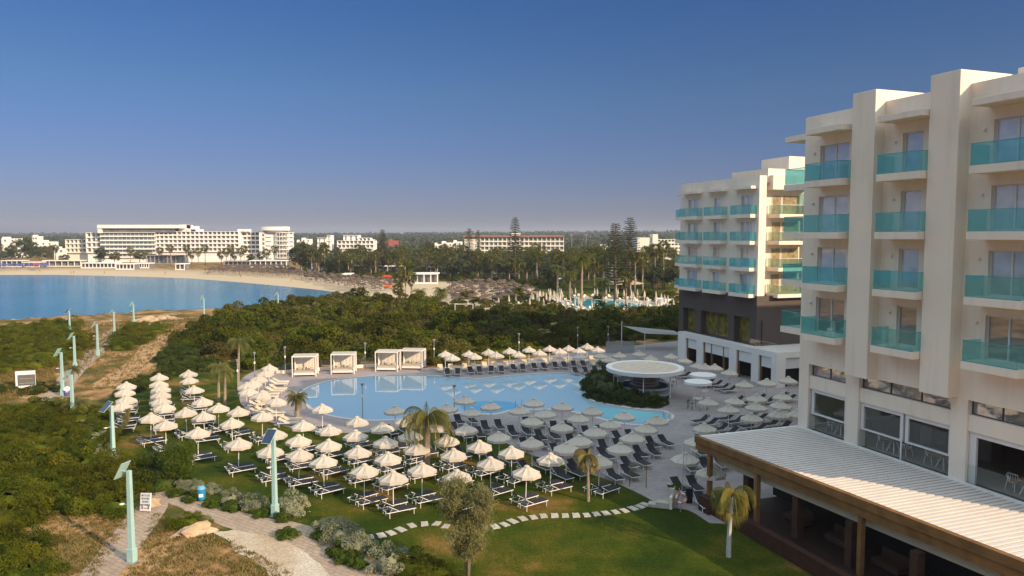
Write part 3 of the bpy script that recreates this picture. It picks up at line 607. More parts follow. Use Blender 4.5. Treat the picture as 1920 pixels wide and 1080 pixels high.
# feathery trees
def feathery(name, h, rad, seed, n, stems=3, mt=M_tam, tr=.06):
    root = empty(name, (0, 0, 0)); r = np.random.default_rng(seed); tb = MB(); tips = []
    for s in range(stems):
        az = s * 2.1 + r.random(); p = Vector((0, 0, 0)); d = Vector((math.cos(az) * .12, math.sin(az) * .12, 1)).normalized()
        for k in range(6):
            q = p + d * h * .9 / 6; tb.bar(p, q, tr * (1 - k / 7), tr * (1 - (k + 1) / 7), n=6)
            for b in range(5 if k > 0 else 0):
                a2 = r.uniform(0, 6.28); L_ = rad * (1.15 - .14 * k) * r.uniform(.5, 1) * (.6 if k == 1 else 1); e1 = q + Vector((math.cos(a2) * L_, math.sin(a2) * L_, L_ * r.uniform(.2, .8))); tb.bar(q, e1, tr * .3, .008, n=4); tips.append((np.array(q), np.array(e1)))
            p = q; d = (d + Vector(r.normal(0, .1, 3))).normalized()
    tb.build('trunk', M_bark, root)
    C_ = []
    for a_, b_ in tips:
        m = n // len(tips); t = r.uniform(.2, 1.15, m)[:, None]; C_.append(a_ + (b_ - a_) * t + r.normal(0, .13 * rad, (m, 3)))
    C_ = np.concatenate(C_); m = len(C_); up = np.tile([0, 0, -1.], (m, 1)) + r.normal(0, .8, (m, 3)); up /= np.linalg.norm(up, axis=1)[:, None]
    s1 = np.cross(up, r.normal(size=(m, 3))); s1 /= np.linalg.norm(s1, axis=1)[:, None]; l_ = r.uniform(.07, .17, m)[:, None]
    V = np.stack([C_ - s1 * .012, C_ + s1 * .012, C_ + up * l_ + s1 * .01, C_ + up * l_ - s1 * .01], 1).reshape(-1, 3)
    link('crown', mesh_np('crown', V, np.arange(4 * m).reshape(-1, 4), mt), root); return root
one(feathery('feathery_tree', 5.3, 1.22, 5, 27000, 3), 878, 1092, 'pale feathery tree with thin trunk at the bottom centre of the lawn', 'tree')
one(feathery('feathery_tree', 3.0, 1.15, 8, 15000, 4, M_green, .05), 338, 912, 'green feathery tree at the lower left corner of the lawn', 'tree', rz=1)
one(feathery('slim_sapling', 2.2, .35, 9, 3000, 1, M_tam, .025), 232, 812, 'slim sapling on the lawn beside the solar lamp post', 'tree', rz=1)
# background grove
fans = [fanpalm(8.6, 2.5, 201), fanpalm(10.2, 2.5, 203), fanpalm(6.8, 2.4, 207)]
datep = palm('date_palm', M_palmf, 8, 40, 3.6, 1.7, 22, .55, .035, 220, .3, .1, up=(-.4, 1.35), curl=.2)
treeA = broadleaf('grove_tree', M_conif, 8, 3.2, 3.0, 230, .28, 28, 90, 1.1)
treeB = broadleaf('grove_tree', mat('grove_leaves', (.05, .06, .018), .7, 0, .4, col2=(.11, .11, .03), obj_rand=.2, transl=.15), 7, 3.0, 2.6, 231, .28, 26, 90, 1.0)
GROVE = GP([(560, 513), (700, 521), (760, 518), (850, 526), (1000, 533), (1050, 545), (1270, 545), (1290, 495), (1000, 490), (560, 486)])
gp = poisson(GROVE, 4.9, 21)
rr = random.Random(3)
gp.sort(key=lambda p: p[1]); gp = gp[:440]
for i, (x, y) in enumerate(gp):
    k = rr.random(); s = rr.uniform(.8, 1.12)
    if x > 90 and y > 330: continue
    if k < .38: place(fans[rr.randrange(3)], (x, y, 0), rr.uniform(0, 6), s, 'tall fan palm in the grove behind the beach', 'palm tree', 'fan palms of the grove behind the beach')
    elif k < .80: place(treeA if k < .56 else treeB, (x, y, 0), rr.uniform(0, 6), s, 'dark leafy tree in the grove behind the beach', 'tree', 'leafy trees of the grove behind the beach')
    elif k < .9: place(datep, (x, y, 0), rr.uniform(0, 6), s * .85, 'date palm in the grove behind the beach', 'palm tree', 'date palms of the grove behind the beach')
for px, py, topy, d, s in [(966, 527, 405, 'tallest Norfolk pine, before the terracotta roofed hotel', 1), (880, 522, 427, 'Norfolk pine at the left end of the terracotta roofed hotel', .7), (896, 524, 430, 'slim Norfolk pine beside the left end of the terracotta roofed hotel', .5), (718, 516, 429, 'dark Norfolk pine above the grove, right of the white hotel cluster', .9), (1153, 566, 416, 'Norfolk pine by the second pool, left one of the pair', 1), (1180, 548, 405, 'Norfolk pine by the second pool, right one of the pair', 1.1)]:
    x, y = G(px, py); ht = atY(px, y, topy)[2]
    o = norfolk(ht, 3.6 * s, px, .92); tag(o, d, 'pine tree', 'Norfolk pines'); o.location = (x, y, 0)
for px, py, cy, d, s in [(1090, 582, 488, 'big date palm with round crown standing at the edge of the second pool', 1.15), (1130, 574, 530, 'date palm beside the second pool, right of the big one', .9), (827, 578, 548, 'spreading date palm behind the thicket, right one of two', .8), (786, 572, 550, 'spreading date palm behind the thicket, left one of two', .75), (1045, 560, 505, 'date palm left of the second pool', .9), (1068, 556, 515, 'date palm behind the closed white parasols', .8), (1222, 540, 520, 'short date palm before the right white hotel', .9), (972, 560, 545, 'low date palm behind the scrub bushes', .8)]:
    x, y = G(px, py); ht = atY(px, y, cy)[2]
    o = palm('date_palm', M_palmf, max(ht, 1.5), 44, 3.7 * s, 1.7, 24, .6, .035, px, .28, .1, up=(-.4, 1.35), curl=.2); tag(o, d, 'palm tree'); o.location = (x, y, 0)
for px, py, cy, d, s in [(760, 572, 500, 'tallest of the fan palms at the end of the beach', 1.15), (750, 562, 522, 'fan palm left of the tallest one at the end of the beach', .9), (771, 566, 518, 'fan palm right of the tallest one at the end of the beach', .9), (747, 566, 541, 'shortest fan palm at the end of the beach', .8), (1204, 546, 484, 'fan palm left of the white hotel with the stair tower', 1.1), (1227, 542, 468, 'tall fan palm before the white stair tower hotel', 1.1), (1243, 542, 462, 'tallest fan palm before the white stair tower hotel', 1.1), (1130, 545, 482, 'fan palm left of the pair of Norfolk pines', 1.1), (1190, 552, 478, 'fan palm behind the second pool, beside the right Norfolk pine', 1.0), (1173, 578, 520, 'slender yellow fan palm before the second pool', .9)]:
    x, y = G(px, py); ht = atY(px, y, cy)[2]; o = fanpalm(ht, 2.0 * s, px); tag(o, d, 'palm tree'); o.location = (x, y, 0)
sheet('park_grass', GP([(570, 519), (700, 526), (765, 520), (850, 530), (1000, 540), (1040, 556), (1265, 552), (1300, 500), (1000, 480), (560, 480)]), .02, M_lawn)
fill(GP([(600, 517), (750, 521), (850, 528), (1000, 536), (1050, 548), (1040, 532), (850, 520), (620, 508)]), 5.0, scrub, .5, .85, 'dark bush in the undergrowth of the palm grove', 'bush', 'undergrowth bushes of the palm grove', 51)
# trees near the far shore
for i, (px, py, s, d) in enumerate([(50, 490, 1.7, 'big dark tree beside the far left beach'), (120, 498, .8, 'round tree behind the beach pavilion, leftmost'), (190, 496, 1.1, 'broad tree before the long white hotel, left one'), (215, 495, .9, 'broad tree before the long white hotel, right one'), (566, 512, 1.5, 'big rounded tree right of the round hotel tower'), (262, 494, 1.0, 'dark tree before the glass terrace of the long hotel'), (20, 488, 1.1, 'tree at the left edge behind the beach'), (90, 490, .9, 'tree behind the beach huts at left'), (470, 497, .7, 'tree in front of the shaded wing of the long hotel')]):
    x, y = G(px, py); o = copy_tree(treeB if i % 2 else treeA); o.location = (x, y, 0); s *= 1.15; o.scale = (s, s, s * .95); tag(o, d, 'tree', 'trees behind the far beach')
lt = poisson(GP([(-40, 489), (125, 489), (150, 486), (150, 472), (-40, 472)]), 11, 61)[:60] + poisson(GP([(540, 494), (600, 494), (720, 478), (560, 472)]), 11, 62)[:40] + poisson(GP([(700, 476), (870, 476), (870, 468), (700, 468)]), 14, 63)[:40]
for i, (x, y) in enumerate(lt):
    s = rr.uniform(.8, 1.35); place([treeA, treeB, treeB, fans[0]][i % 4], (x, y, 0), i, s, 'green tree among the houses behind the far shore', 'tree', 'trees among the far houses')
for i, (px, py) in enumerate([(245, 495), (350, 496), (360, 496), (372, 497), (385, 496), (415, 497), (425, 498), (433, 497), (440, 498), (452, 498), (458, 499), (490, 500), (500, 501), (515, 501), (280, 495), (300, 495), (320, 496)]):
    x, y = G(px, py); o = copy_tree(fans[i % 3]); o.location = (x, y, 0); o.scale = (.95,) * 3; o['label'] = '%s fan palm from the left before the long white hotel' % ORD[sorted([245, 350, 360, 372, 385, 415, 425, 433, 440, 452, 458, 490, 500, 515, 280, 300, 320]).index(px)]; o['category'] = 'palm tree'; o['group'] = 'fan palms before the long white hotel'
# mid distance shrubs around second pool
for poly, st, sd_, lab, grp in [(GP([(900, 590), (1000, 574), (1100, 592), (1250, 588), (1250, 600), (1080, 604), (1000, 600)]), 4.2, 31, 'sunlit green bush between the thicket and the second pool', 'bushes before the second pool'), (GP([(1050, 565), (1250, 552), (1280, 560), (1285, 590), (1262, 585), (1250, 566), (1060, 560)]), 5.5, 32, 'green bush around the second pool terrace', 'bushes around the second pool'), (GP([(870, 560), (1000, 560), (1040, 575), (1000, 580), (940, 585), (850, 582)]), 5, 33, 'low bush at the edge of the thatched parasol field', 'bushes by the thatched parasols')]:
    fill(poly, st, scrub, .5, .8, lab, 'bush', grp, sd_)
# far wood on rising ground
r = np.random.default_rng(5); N_ = 15000
fy = 430 + 2300 * r.random(N_) ** 1.7; fx = (r.random(N_) * 1.7 - .86) * fy
def terr(x, y): return np.where(y > 520, np.clip((y - 520) / 2400, 0, 1) ** .8 * (14 + 22 * np.clip((x + 600) / 2400, 0, 1)), 0)
ok = ~inpoly(fx, fy, SEA) & (fy > 440) & ~((fx > -330) & (fx < -120) & (fy < 560)); fx = fx[ok]; fy = fy[ok]; m = len(fx)
siz = r.uniform(1.2, 2.6, m) * (1 + fy / 1400)
V = []; F = []; per = 10
cx = np.repeat(fx, per); cy = np.repeat(fy, per); ss = np.repeat(siz, per); cz = np.repeat(terr(fx, fy), per)
d = r.normal(size=(len(cx), 3)); d /= np.linalg.norm(d, axis=1)[:, None]; d[:, 2] = np.abs(d[:, 2])
C_ = np.stack([cx, cy, cz + ss * .9], 1) + d * (ss * r.uniform(.5, 1.1, len(ss)))[:, None]
V, F = leaves(C_, d, ss * .55, .7, .5)
tag(link('far_wood', mesh_np('far_wood', V, F, M_far)), 'dark wooded hills along the horizon', 'wood', kind='stuff')
# ================================================================== NEAR HOTEL
A = G(1495.5, 800, 4.3); DX, DY = .3405, -.9402
RZ = math.atan2(DY, DX)
hotel = empty('near_hotel_wing', (A[0], A[1], 0), RZ, 'large cream hotel wing with teal glass balconies at the right', 'hotel building')
# local frame: x along the facade towards the camera, y into the building, z up.  SEND = near end
SEND = 18.2; DEP = 60
def wall_grid(mb, s0, s1, z0, z1, ops, y=0, rev=.25):
    xs = sorted({s0, s1, *[v for o in ops for v in o[:2]]}); zs = sorted({z0, z1, *[v for o in ops for v in o[2:4]]})
    for i in range(len(xs) - 1):
        for j in range(len(zs) - 1):
            xm = (xs[i] + xs[i + 1]) / 2; zm = (zs[j] + zs[j + 1]) / 2
            if any(o[0] < xm < o[1] and o[2] < zm < o[3] for o in ops): continue
            mb.quad((xs[i], y, zs[j]), (xs[i + 1], y, zs[j]), (xs[i + 1], y, zs[j + 1]), (xs[i], y, zs[j + 1]))
    for a0, a1, b0, b1 in [o[:4] for o in ops]:
        mb.quad((a0, y, b0), (a0, y, b1), (a0, y + rev, b1), (a0, y + rev, b0)); mb.quad((a1, y, b0), (a1, y + rev, b0), (a1, y + rev, b1), (a1, y, b1))
        mb.quad((a0, y, b1), (a1, y, b1), (a1, y + rev, b1), (a0, y + rev, b1)); mb.quad((a0, y, b0), (a0, y + rev, b0), (a1, y + rev, b0), (a1, y, b0))
def window(parent, a0, a1, b0, b1, y, n=2, mt=M_curt, fr=M_frame, t=.07, name='window'):
    mb = MB(); mb.box(a0, a0 + t, y - .04, y + .04, b0, b1).box(a1 - t, a1, y - .04, y + .04, b0, b1).box(a0 + t, a1 - t, y - .04, y + .04, b1 - t, b1).box(a0 + t, a1 - t, y - .04, y + .04, b0, b0 + t)
    for k in range(1, n): c = a0 + (a1 - a0) * k / n; mb.box(c - t * .6, c + t * .6, y - .05, y + .03, b0 + t, b1 - t)
    f = mb.build(name, fr, parent)
    for k in range(n):
        p0 = a0 + (a1 - a0) * k / n + t * .6; p1 = a0 + (a1 - a0) * (k + 1) / n - t * .6
        MB().quad((p0, y, b0 + t * .5), (p1, y, b0 + t * .5), (p1, y, b1 - t * .5), (p0, y, b1 - t * .5)).build('pane', mt, f)
    return f
ROWS = [20.36, 17.18, 14.00, 10.82]
BAYS = [(1.4, 4.35, 1.35, 3.75, 2), (7.05, 9.88, 7.62, 8.95, 1), (12.7, 15.55, 12.95, 15.2, 2)]
ops = [(d0, d1, z + .05, z + 2.25) for z in ROWS for (_, _, d0, d1, _) in BAYS]
mb = MB(); wall_grid(mb, 0, SEND, 8.66, 24.56, ops)
mb.quad((0, 0, 4.3), (0, DEP, 4.3), (0, DEP, 24.56), (0, 0, 24.56)); mb.quad((SEND, 0, 0), (SEND, DEP, 0), (SEND, DEP, 24.56), (SEND, 0, 24.56)); mb.quad((0, DEP, 0), (SEND, DEP, 0), (SEND, DEP, 24.56), (0, DEP, 24.56))
mb.quad((0, .3, 23.7), (SEND, .3, 23.7), (SEND, DEP, 23.7), (0, DEP, 23.7)).quad((0, .3, 23.7), (0, .3, 24.56), (SEND, .3, 24.56), (SEND, .3, 23.7)).quad((0, 0, 24.56), (SEND, 0, 24.56), (SEND, .3, 24.56), (0, .3, 24.56))
mb.build('facade_wall', M_cream, hotel)
MB().box(0, SEND, 0.002, DEP - .01, 0, 4.28).build('ground_floor_wall', M_brownwall, hotel)
for a0, a1, dd, zt in [(4.70, 6.38, 3.0, 25.2), (9.93, 11.65, 4.5, 25.22), (16.5, SEND + .05, 3.0, 25.2)]:
    MB().box(a0, a1, -.76, dd, 8.7, zt).build('pilaster', M_cream, hotel, bevel=.02)
MB().box(11.66, 14.0, 3.2, 5.2, 23.7, 25.55).build('rooftop_box', M_cream, hotel)
MB().box(13.1, 13.3, 3.0, 3.2, 24.6, 25.7).box(13.3, 15.2, 3.6, 5.0, 24.6, 25.65).build('rooftop_vent', M_whitef, hotel)
for zi, z in enumerate(ROWS + [23.55]):
    for bi, (b0, b1, d0, d1, n) in enumerate(BAYS):
        if z > 23:
            MB().box(b0, b1, -1.25, 0.01, 23.2, 23.55).build('roof_hood', M_cream, hotel, bevel=.02); continue
        s = MB().box(b0, b1, -1.25, 0.01, z - .40, z).build('balcony', M_cream, hotel, bevel=.02)
        g = MB().box(b0 + .04, b1 - .04, -1.22, -1.20, z + .03, z + 1.03).box(b0 + .04, b0 + .06, -1.20, 0, z + .03, z + 1.03).box(b1 - .06, b1 - .04, -1.2, 0, z + .03, z + 1.03)
        g.build('glass_railing', M_gteal, s)
        MB().box(b0 + .02, b1 - .02, -1.235, -1.19, z + 1.03, z + 1.06).box(b0 + .02, b1 - .02, -1.24, -1.18, z + .002, z + .03).box(b1 - .07, b1 - .03, -1.19, 0, z + 1.03, z + 1.06).build('handrail', M_rail, s)
        window(hotel, d0, d1, z + .05, z + 2.25, .2, n, M_curt if zi < 3 else M_pane)
        MB().lathe([(.05, 0), (.08, .05), (.08, .12), (.04, .16)], 10, (d0 - .45, -.06)).build('wall_lamp', M_white, hotel).location.z = z + 1.75
# end balconies (far end and near end)
for z in ROWS + [23.55]:
    for e0, e1, nm in ((-2.0, .01, 'far'), (SEND - .01, SEND + 1.9, 'near')):
        if z > 23: MB().box(e0, e1, .05, 4.6, 23.2, 23.55).build('roof_hood', M_cream, hotel); continue
        s = MB().box(e0, e1, .05, 4.6, z - .40, z).build('balcony', M_cream, hotel); x_ = e0 + .04 if nm == 'far' else e1 - .06
        MB().box(x_, x_ + .02, .09, 4.56, z + .03, z + 1.03).box(min(e0, e1) + .06, max(e0, e1) - .06, .09, .11, z + .03, z + 1.03).box(min(e0, e1) + .06, max(e0, e1) - .06, 4.54, 4.56, z + .03, z + 1.03).build('glass_railing', M_gteal, s)
        MB().box(x_ - .01, x_ + .03, .07, 4.58, z + 1.03, z + 1.06).box(e0 + .07, e1 - .07, .08, .12, z + 1.03, z + 1.06).build('handrail', M_rail, s)
# restaurant floor front
COLS = [(0, .88), (4.05, 5.08), (11.25, 12.2), (17.1, SEND)]
for a0, a1 in COLS: MB().box(a0, a1, .004, .62, 4.3, 8.66).build('column', M_cream, hotel)
for a0, a1 in [(.88, 4.05), (5.08, 11.25), (12.2, 17.1)]:
    MB().box(a0, a1, .10, .5, 7.06, 7.9).build('spandrel', M_cream, hotel)
    s_ = .28 if a0 < 1 or a0 > 12 else .22
    window(hotel, a0, a1, 7.9, 8.66, .35, 3 if a1 - a0 > 4 else 2, M_pane, M_brownwall, .04, 'strip_window')
def rwin(a0, a1, b0, b1, fr=.2):
    y = .28; mb = MB(); mb.box(a0, a0 + fr, y - .08, y + .06, b0, b1).box(a1 - fr, a1, y - .08, y + .06, b0, b1).box(a0 + fr, a1 - fr, y - .08, y + .06, b1 - fr, b1).box(a0 + fr, a1 - fr, y - .08, y + .06, b0, b0 + .1)
    f = mb.build('restaurant_window', M_frame, hotel); MB().box(a0 + fr, a1 - fr, y - .01, y + .01, b0 + .1, b1 - fr).build('pane', M_gclear, f); return f
rwin(1.0, 4.03, 5.4, 7.03); rwin(5.12, 8.15, 5.4, 7.03); rwin(8.3, 11.23, 5.4, 7.03)
mb = MB().box(12.22, 12.6, .2, .34, 4.36, 7.03).box(16.8, 17.08, .2, .34, 4.36, 7.03).box(12.6, 16.8, .2, .34, 6.8, 7.03); mb.build('restaurant_window', M_frame, hotel)
for a0, a1 in [(.9, 4.03), (5.1, 8.1), (8.16, 11.23), (12.22, 17.05)]:
    g = MB().box(a0, a1, .13, .15, 4.36, 5.36).build('glass_barrier', M_gclear, hotel); MB().box(a0, a1, .11, .17, 4.3, 4.36).build('floor_track', M_white, g)
MB().box(8.09, 8.17, .11, .17, 4.36, 5.5).build('post', M_frame, hotel)
# restaurant interior
MB().box(0.05, SEND - .05, .62, 9, 4.26, 4.33).build('restaurant_floor', mat('restaurant_floor_tile', (.30, .25, .2), .4, .1, 1), hotel)
MB().box(0.05, SEND - .05, 9, 9.2, 4.33, 8.6).build('restaurant_back_wall', M_inter, hotel)
MB().box(0.05, SEND - .05, .66, 9, 8.6, 8.64).build('restaurant_ceiling', M_inter, hotel)
for k, (x_, y_) in enumerate([(1.8, 4.5), (5.8, 4.2), (9.3, 4.6), (13.6, 5.0)]): MB().box(x_, x_ + .8, y_, y_ + .8, 4.33, 8.6).build('interior_column', M_inter, hotel)
Lm = Matrix.Translation((A[0], A[1], 0)) @ Matrix.Rotation(RZ, 4, 'Z')
def LW(x, y, z=0): return tuple(Lm @ Vector((x, y, z)))
def diner_chair():
    t = empty('dining_chair', (0, 0, 0))
    MB().box(-.24, .24, -.22, .24, .42, .47).build('seat', M_table, t)
    b = MB()
    for k in range(9): a_ = math.pi * (k / 8) ; b.bar((math.cos(a_) * .27, .02 + math.sin(a_) * .24, .47), (math.cos(a_) * .30, .03 + math.sin(a_) * .28, .82 - .12 * abs(math.cos(a_))), .014, n=4)
    pr = [(math.cos(math.pi * k / 10) * .30, .03 + math.sin(math.pi * k / 10) * .28, .82 - .12 * abs(math.cos(math.pi * k / 10))) for k in range(11)]
    for p, q in zip(pr, pr[1:]): b.bar(p, q, .022, n=5)
    b.build('backrest', M_fwhite, t)
    for sx in (-1, 1):
        for sy in (-1, 1): MB().bar((sx * .22, sy * .2, .42), (sx * .27, sy * .25, 0), .018, n=5).build('leg', M_fwhite, t)
    return t
def diner_table():
    t = empty('dining_table', (0, 0, 0)); MB().lathe([(.45, .72), (.46, .74), (.45, .76)], 24).build('tabletop', M_table, t)
    for k in range(4): a_ = k * math.pi / 2 + .78; MB().bar((math.cos(a_) * .08, math.sin(a_) * .08, .72), (math.cos(a_) * .38, math.sin(a_) * .38, 0), .03, n=5).build('leg', M_fwhite, t)
    return t
dc = diner_chair(); dt = diner_table()
for k, (x_, y_, wh) in enumerate([(2.6, 1.15, 'behind the leftmost restaurant window'), (6.7, 1.15, 'behind the left half of the wide restaurant window'), (10.0, 1.15, 'behind the right half of the wide restaurant window'), (14.6, 1.3, 'behind the open rightmost restaurant front'), (16.4, 3.6, 'at the back of the rightmost restaurant front')]):
    x, y, z = LW(x_, y_, 4.335); place(dt, (x, y, z), RZ, 1, 'small dining table with white splayed legs ' + wh, 'table', 'restaurant tables')
    for sg, nm in ((-1, 'left'), (1, 'right')):
        x, y, z = LW(x_ + sg * .8, y_ + .05, 4.335); place(dc, (x, y, z), RZ + (math.pi / 2 if sg < 0 else -math.pi / 2), 1, 'white chair %s of the table %s' % (nm, wh), 'chair', 'restaurant chairs')
# ------------------------------------------------------------------ canopy (pergola roof)
can = empty('timber_canopy', (A[0], A[1], 0), RZ, 'long white louvred canopy roof with brown timber fascia before the hotel', 'canopy')
def fo(s): return -(8.0 - .078 * s)
lou = MB(); s = .25
while s < 23.5:
    lou.box(s, s + .21, fo(s) + .3, -.22, 4.24, 4.36)
    s += .33
lou.build('louvre_roof', M_louv, can)
MB().box(0, .25, fo(0) + .3, -.02, 4.2, 4.4).box(.25, 23.5, -.22, -.005, 4.2, 4.42).build('roof_edge_trim', M_white, can)
def slantbox(mb, o0, o1, z0, z1, s0=0.0, s1=23.5):
    P = [(s0, fo(s0) + o0), (s1, fo(s1) + o0), (s1, fo(s1) + o1), (s0, fo(s0) + o1)]; mb.prism(P, z0, z1)
mb = MB(); slantbox(mb, 0, .3, 4.02, 4.44); slantbox(mb, .09, .3, 3.56, 4.0); slantbox(mb, .05, .3, 4.0, 4.02, .01); mb.box(0, .12, fo(0) + .3, fo(0) + 1.5, 3.6, 4.19); mb.build('timber_fascia', M_wood, can)
mb = MB(); slantbox(mb, .7, .9, 2.95, 3.95, 1.2); mb.build('cream_inner_beam', mat('cream_board', (.50, .43, .33), .8, .06, 1), can)
MB().box(.3, 23.5, -6.1, -.25, 4.16, 4.2).build('gutter_tray', M_greym, can)
for s in (1.1, 5.2, 12.2, 19.0): MB().box(s, s + .24, fo(s) + .12, fo(s) + .38, 0, 3.55).build('post', M_wood, can)
for s in (3.2, 7.4, 11.2, 15.0, 19.5): MB().box(s, s + .42, -6.7, -6.25, .0, 2.95).build('timber_column', M_darkwood, can)
plat = empty('timber_terrace', (A[0], A[1], 0), RZ, 'dark red brown timber terrace under the canopy', 'terrace')
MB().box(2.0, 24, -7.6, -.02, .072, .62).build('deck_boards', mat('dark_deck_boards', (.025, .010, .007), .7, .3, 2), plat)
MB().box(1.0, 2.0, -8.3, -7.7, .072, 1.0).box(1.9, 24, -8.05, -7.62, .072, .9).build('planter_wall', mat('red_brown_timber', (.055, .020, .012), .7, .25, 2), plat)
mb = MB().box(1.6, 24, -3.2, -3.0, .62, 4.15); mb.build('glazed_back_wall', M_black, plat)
for k, s in enumerate((6.0, 9.2, 12.4)):
    t = empty('terrace_sofa', LW(s, -5.0, .625), RZ, 'dark outdoor sofa on the timber terrace, %s from the left' % ORD[k], 'sofa', 'terrace sofas')
    MB().box(-.8, .8, -.4, .4, .12, .42).build('seat', M_darkwood, t, bevel=.03); MB().box(-.8, .8, .3, .45, .42, .85).build('backrest', M_darkwood, t, bevel=.03); MB().box(-.7, .7, -.35, .3, 0, .12).build('base', M_black, t)
# ================================================================== FAR HOTEL WING (second)
B = (23.0, 102.4)
h2 = empty('far_hotel_wing', (*B, 0), RZ, 'second cream hotel wing with dark brown lower floor and white arcade beyond the pool bar', 'hotel building')
L2 = 16.5; D2 = 30; RW2 = [19.45, 16.32, 13.2, 10.1]
BY2 = [(1.0, 5.2, 1.9, 4.2, 2), (6.7, 10.5, 7.7, 9.0, 1), (12.2, 16.1, 13.2, 15.3, 2)]
mb = MB(); wall_grid(mb, 0, L2, 9.9, 23.9, [(d0, d1, z + .05, z + 2.25) for z in RW2 for (_, _, d0, d1, _) in BY2])
mb.quad((0, 0, 9.9), (0, D2, 9.9), (0, D2, 23.9), (0, 0, 23.9)); mb.quad((L2, 0, 9.9), (L2, 1.0, 9.9), (L2, 1.0, 23.9), (L2, 0, 23.9)).quad((L2, 1.0, 9.9), (L2 - 1.2, 1.0, 9.9), (L2 - 1.2, 1.0, 23.9), (L2, 1.0, 23.9))
mb.quad((L2 - 1.2, 1.0, 9.9), (L2 - 1.2, D2, 9.9), (L2 - 1.2, D2, 23.0), (L2 - 1.2, 1.0, 23.9)).quad((0, .3, 23.1), (L2, .3, 23.1), (L2, D2, 23.1), (0, D2, 23.1)).quad((0, 0, 23.9), (L2, 0, 23.9), (L2, .3, 23.9), (0, .3, 23.9)).quad((0, .3, 23.1), (0, .3, 23.9), (L2, .3, 23.9), (L2, .3, 23.1))
mb.build('facade_wall', M_cream, h2)
mb = MB(); wall_grid(mb, -.02, L2 + .02, 3.7, 9.9, [(1.1, 3.9, 4.1, 7.2), (5.25, 11.1, 4.1, 7.2), (12.3, 15.25, 4.1, 7.2)], -.02, .8)
mb.quad((L2 + .02, -.02, 3.7), (L2 + .02, D2, 3.7), (L2 + .02, D2, 9.9), (L2 + .02, -.02, 9.9)).quad((-.02, -.02, 0), (-.02, D2, 0), (-.02, D2, 9.9), (-.02, -.02, 9.9))
mb.build('brown_lower_wall', M_brownwall, h2)
M_interlit = mat('olive_curtain_glass', (.16, .13, .035), .08, .5, 1.5, spec=.8)
for a0, a1, n in ((1.1, 3.9, 1), (5.25, 11.1, 2), (12.3, 15.25, 1)): window(h2, a0, a1, 4.1, 7.2, .72, n, M_interlit, M_dark, .06)
window(h2, L2 + .1, L2 + .2, 4.1, 7, .7, 1, M_black, M_dark)
for z in RW2 + [22.75]:
    for bi, (b0, b1, d0, d1, n) in enumerate(BY2):
        if z > 22: MB().box(b0, b1, -.9, .01, 22.4, 22.72).build('roof_hood', M_cream, h2); continue
        s = MB().box(b0, b1, -.9, .01, z - .42, z).build('balcony', M_cream, h2)
        MB().box(b0 + .04, b1 - .04, -.88, -.86, z + .02, z + 1.05).box(b0 + .04, b0 + .06, -.86, 0, z + .02, z + 1.05).box(b1 - .06, b1 - .04, -.86, 0, z + .02, z + 1.05).build('glass_railing', M_gteal, s)
        MB().box(b0 + .02, b1 - .02, -.9, -.85, z + 1.05, z + 1.09).build('handrail', M_rail, s)
        window(h2, d0, d1, z + .05, z + 2.25, .2, n, M_curt)
    if z < 22:
        s = MB().box(-1.3, 0, .02, 4.5, z - .42, z).build('balcony', M_cream, h2); MB().box(-1.28, -1.26, .06, 4.46, z + .02, z + 1.05).box(-1.26, -.02, .06, .08, z + .02, z + 1.05).build('glass_railing', M_gteal, s)
    else: MB().box(-1.4, 0, .02, 4.5, 22.4, 22.72).build('roof_hood', M_cream, h2)
# sunny side face: recessed loggias with balconies
xs_ = L2 - 1.2
for z in RW2:
    for y0, y1 in ((2.2, 7.2), (9.4, 14.0)):
        s = MB().box(xs_ + .01, L2 + .9, y0, y1, z - .42 - .0, z).build('balcony', M_cream, h2)
        MB().box(L2 + .86, L2 + .88, y0 + .04, y1 - .04, z + .02, z + 1.05).box(xs_ + .1, L2 + .86, y0 + .04, y0 + .06, z + .02, z + 1.05).box(xs_ + .1, L2 + .86, y1 - .06, y1 - .04, z + .02, z + 1.05).build('glass_railing', glassy('sage_glass', (.72, .82, .76), (.2, .3, .26), .15) if 'sage_glass' not in MATS else MATS['sage_glass'], s)
        MB().box(L2 + .85, L2 + .9, y0 + .02, y1 - .02, z + 1.05, z + 1.09).box(xs_ + .1, L2 + .86, y0 + .02, y0 + .07, z + 1.05, z + 1.09).build('handrail', M_white, s)
        for ya, yb in ((y0 + .5, y0 + 1.9), (y0 + 2.0, y1 - .4)):
            f = MB().box(xs_ - .02, xs_ + .05, ya, yb, z + .03, z + 2.3).build('window', M_frame, h2); MB().quad((xs_ + .055, ya + .08, z + .1), (xs_ + .055, yb - .08, z + .1), (xs_ + .055, yb - .08, z + 2.22), (xs_ + .055, ya + .08, z + 2.22)).build('pane', mat('warm_curtain_glass', (.30, .24, .13), .1, .45, 2.5, spec=.8), f)
    MB().box(xs_ + .01, L2 + .5, 7.9, 8.7, z - 1.5, z + 1.7).build('fin_wall', M_cream, h2)
MB().box(L2 - 1.2, L2 + .5, 1.5, 7.4, 22.3, 23.95).build('top_terrace_parapet', M_cream, h2)
MB().box(L2 - 7, L2 - .2, 1.3, 14, 23.1, 24.75).build('penthouse', M_cream, h2)
MB().box(L2 - 5.5, L2 - .5, 4.5, 9.6, 24.75, 26.3).build('lift_tower', M_cream, h2)
s = MB().box(L2 + .5, L2 + 3.4, 8.8, 12.5, 21.7, 22.1).build('balcony', M_cream, h2)
MB().box(L2 + 3.3, L2 + 3.34, 8.84, 12.4, 22.1, 24.1).box(L2 + .6, L2 + 3.3, 8.84, 8.87, 22.1, 24.1).build('glass_railing', M_gteal, s)
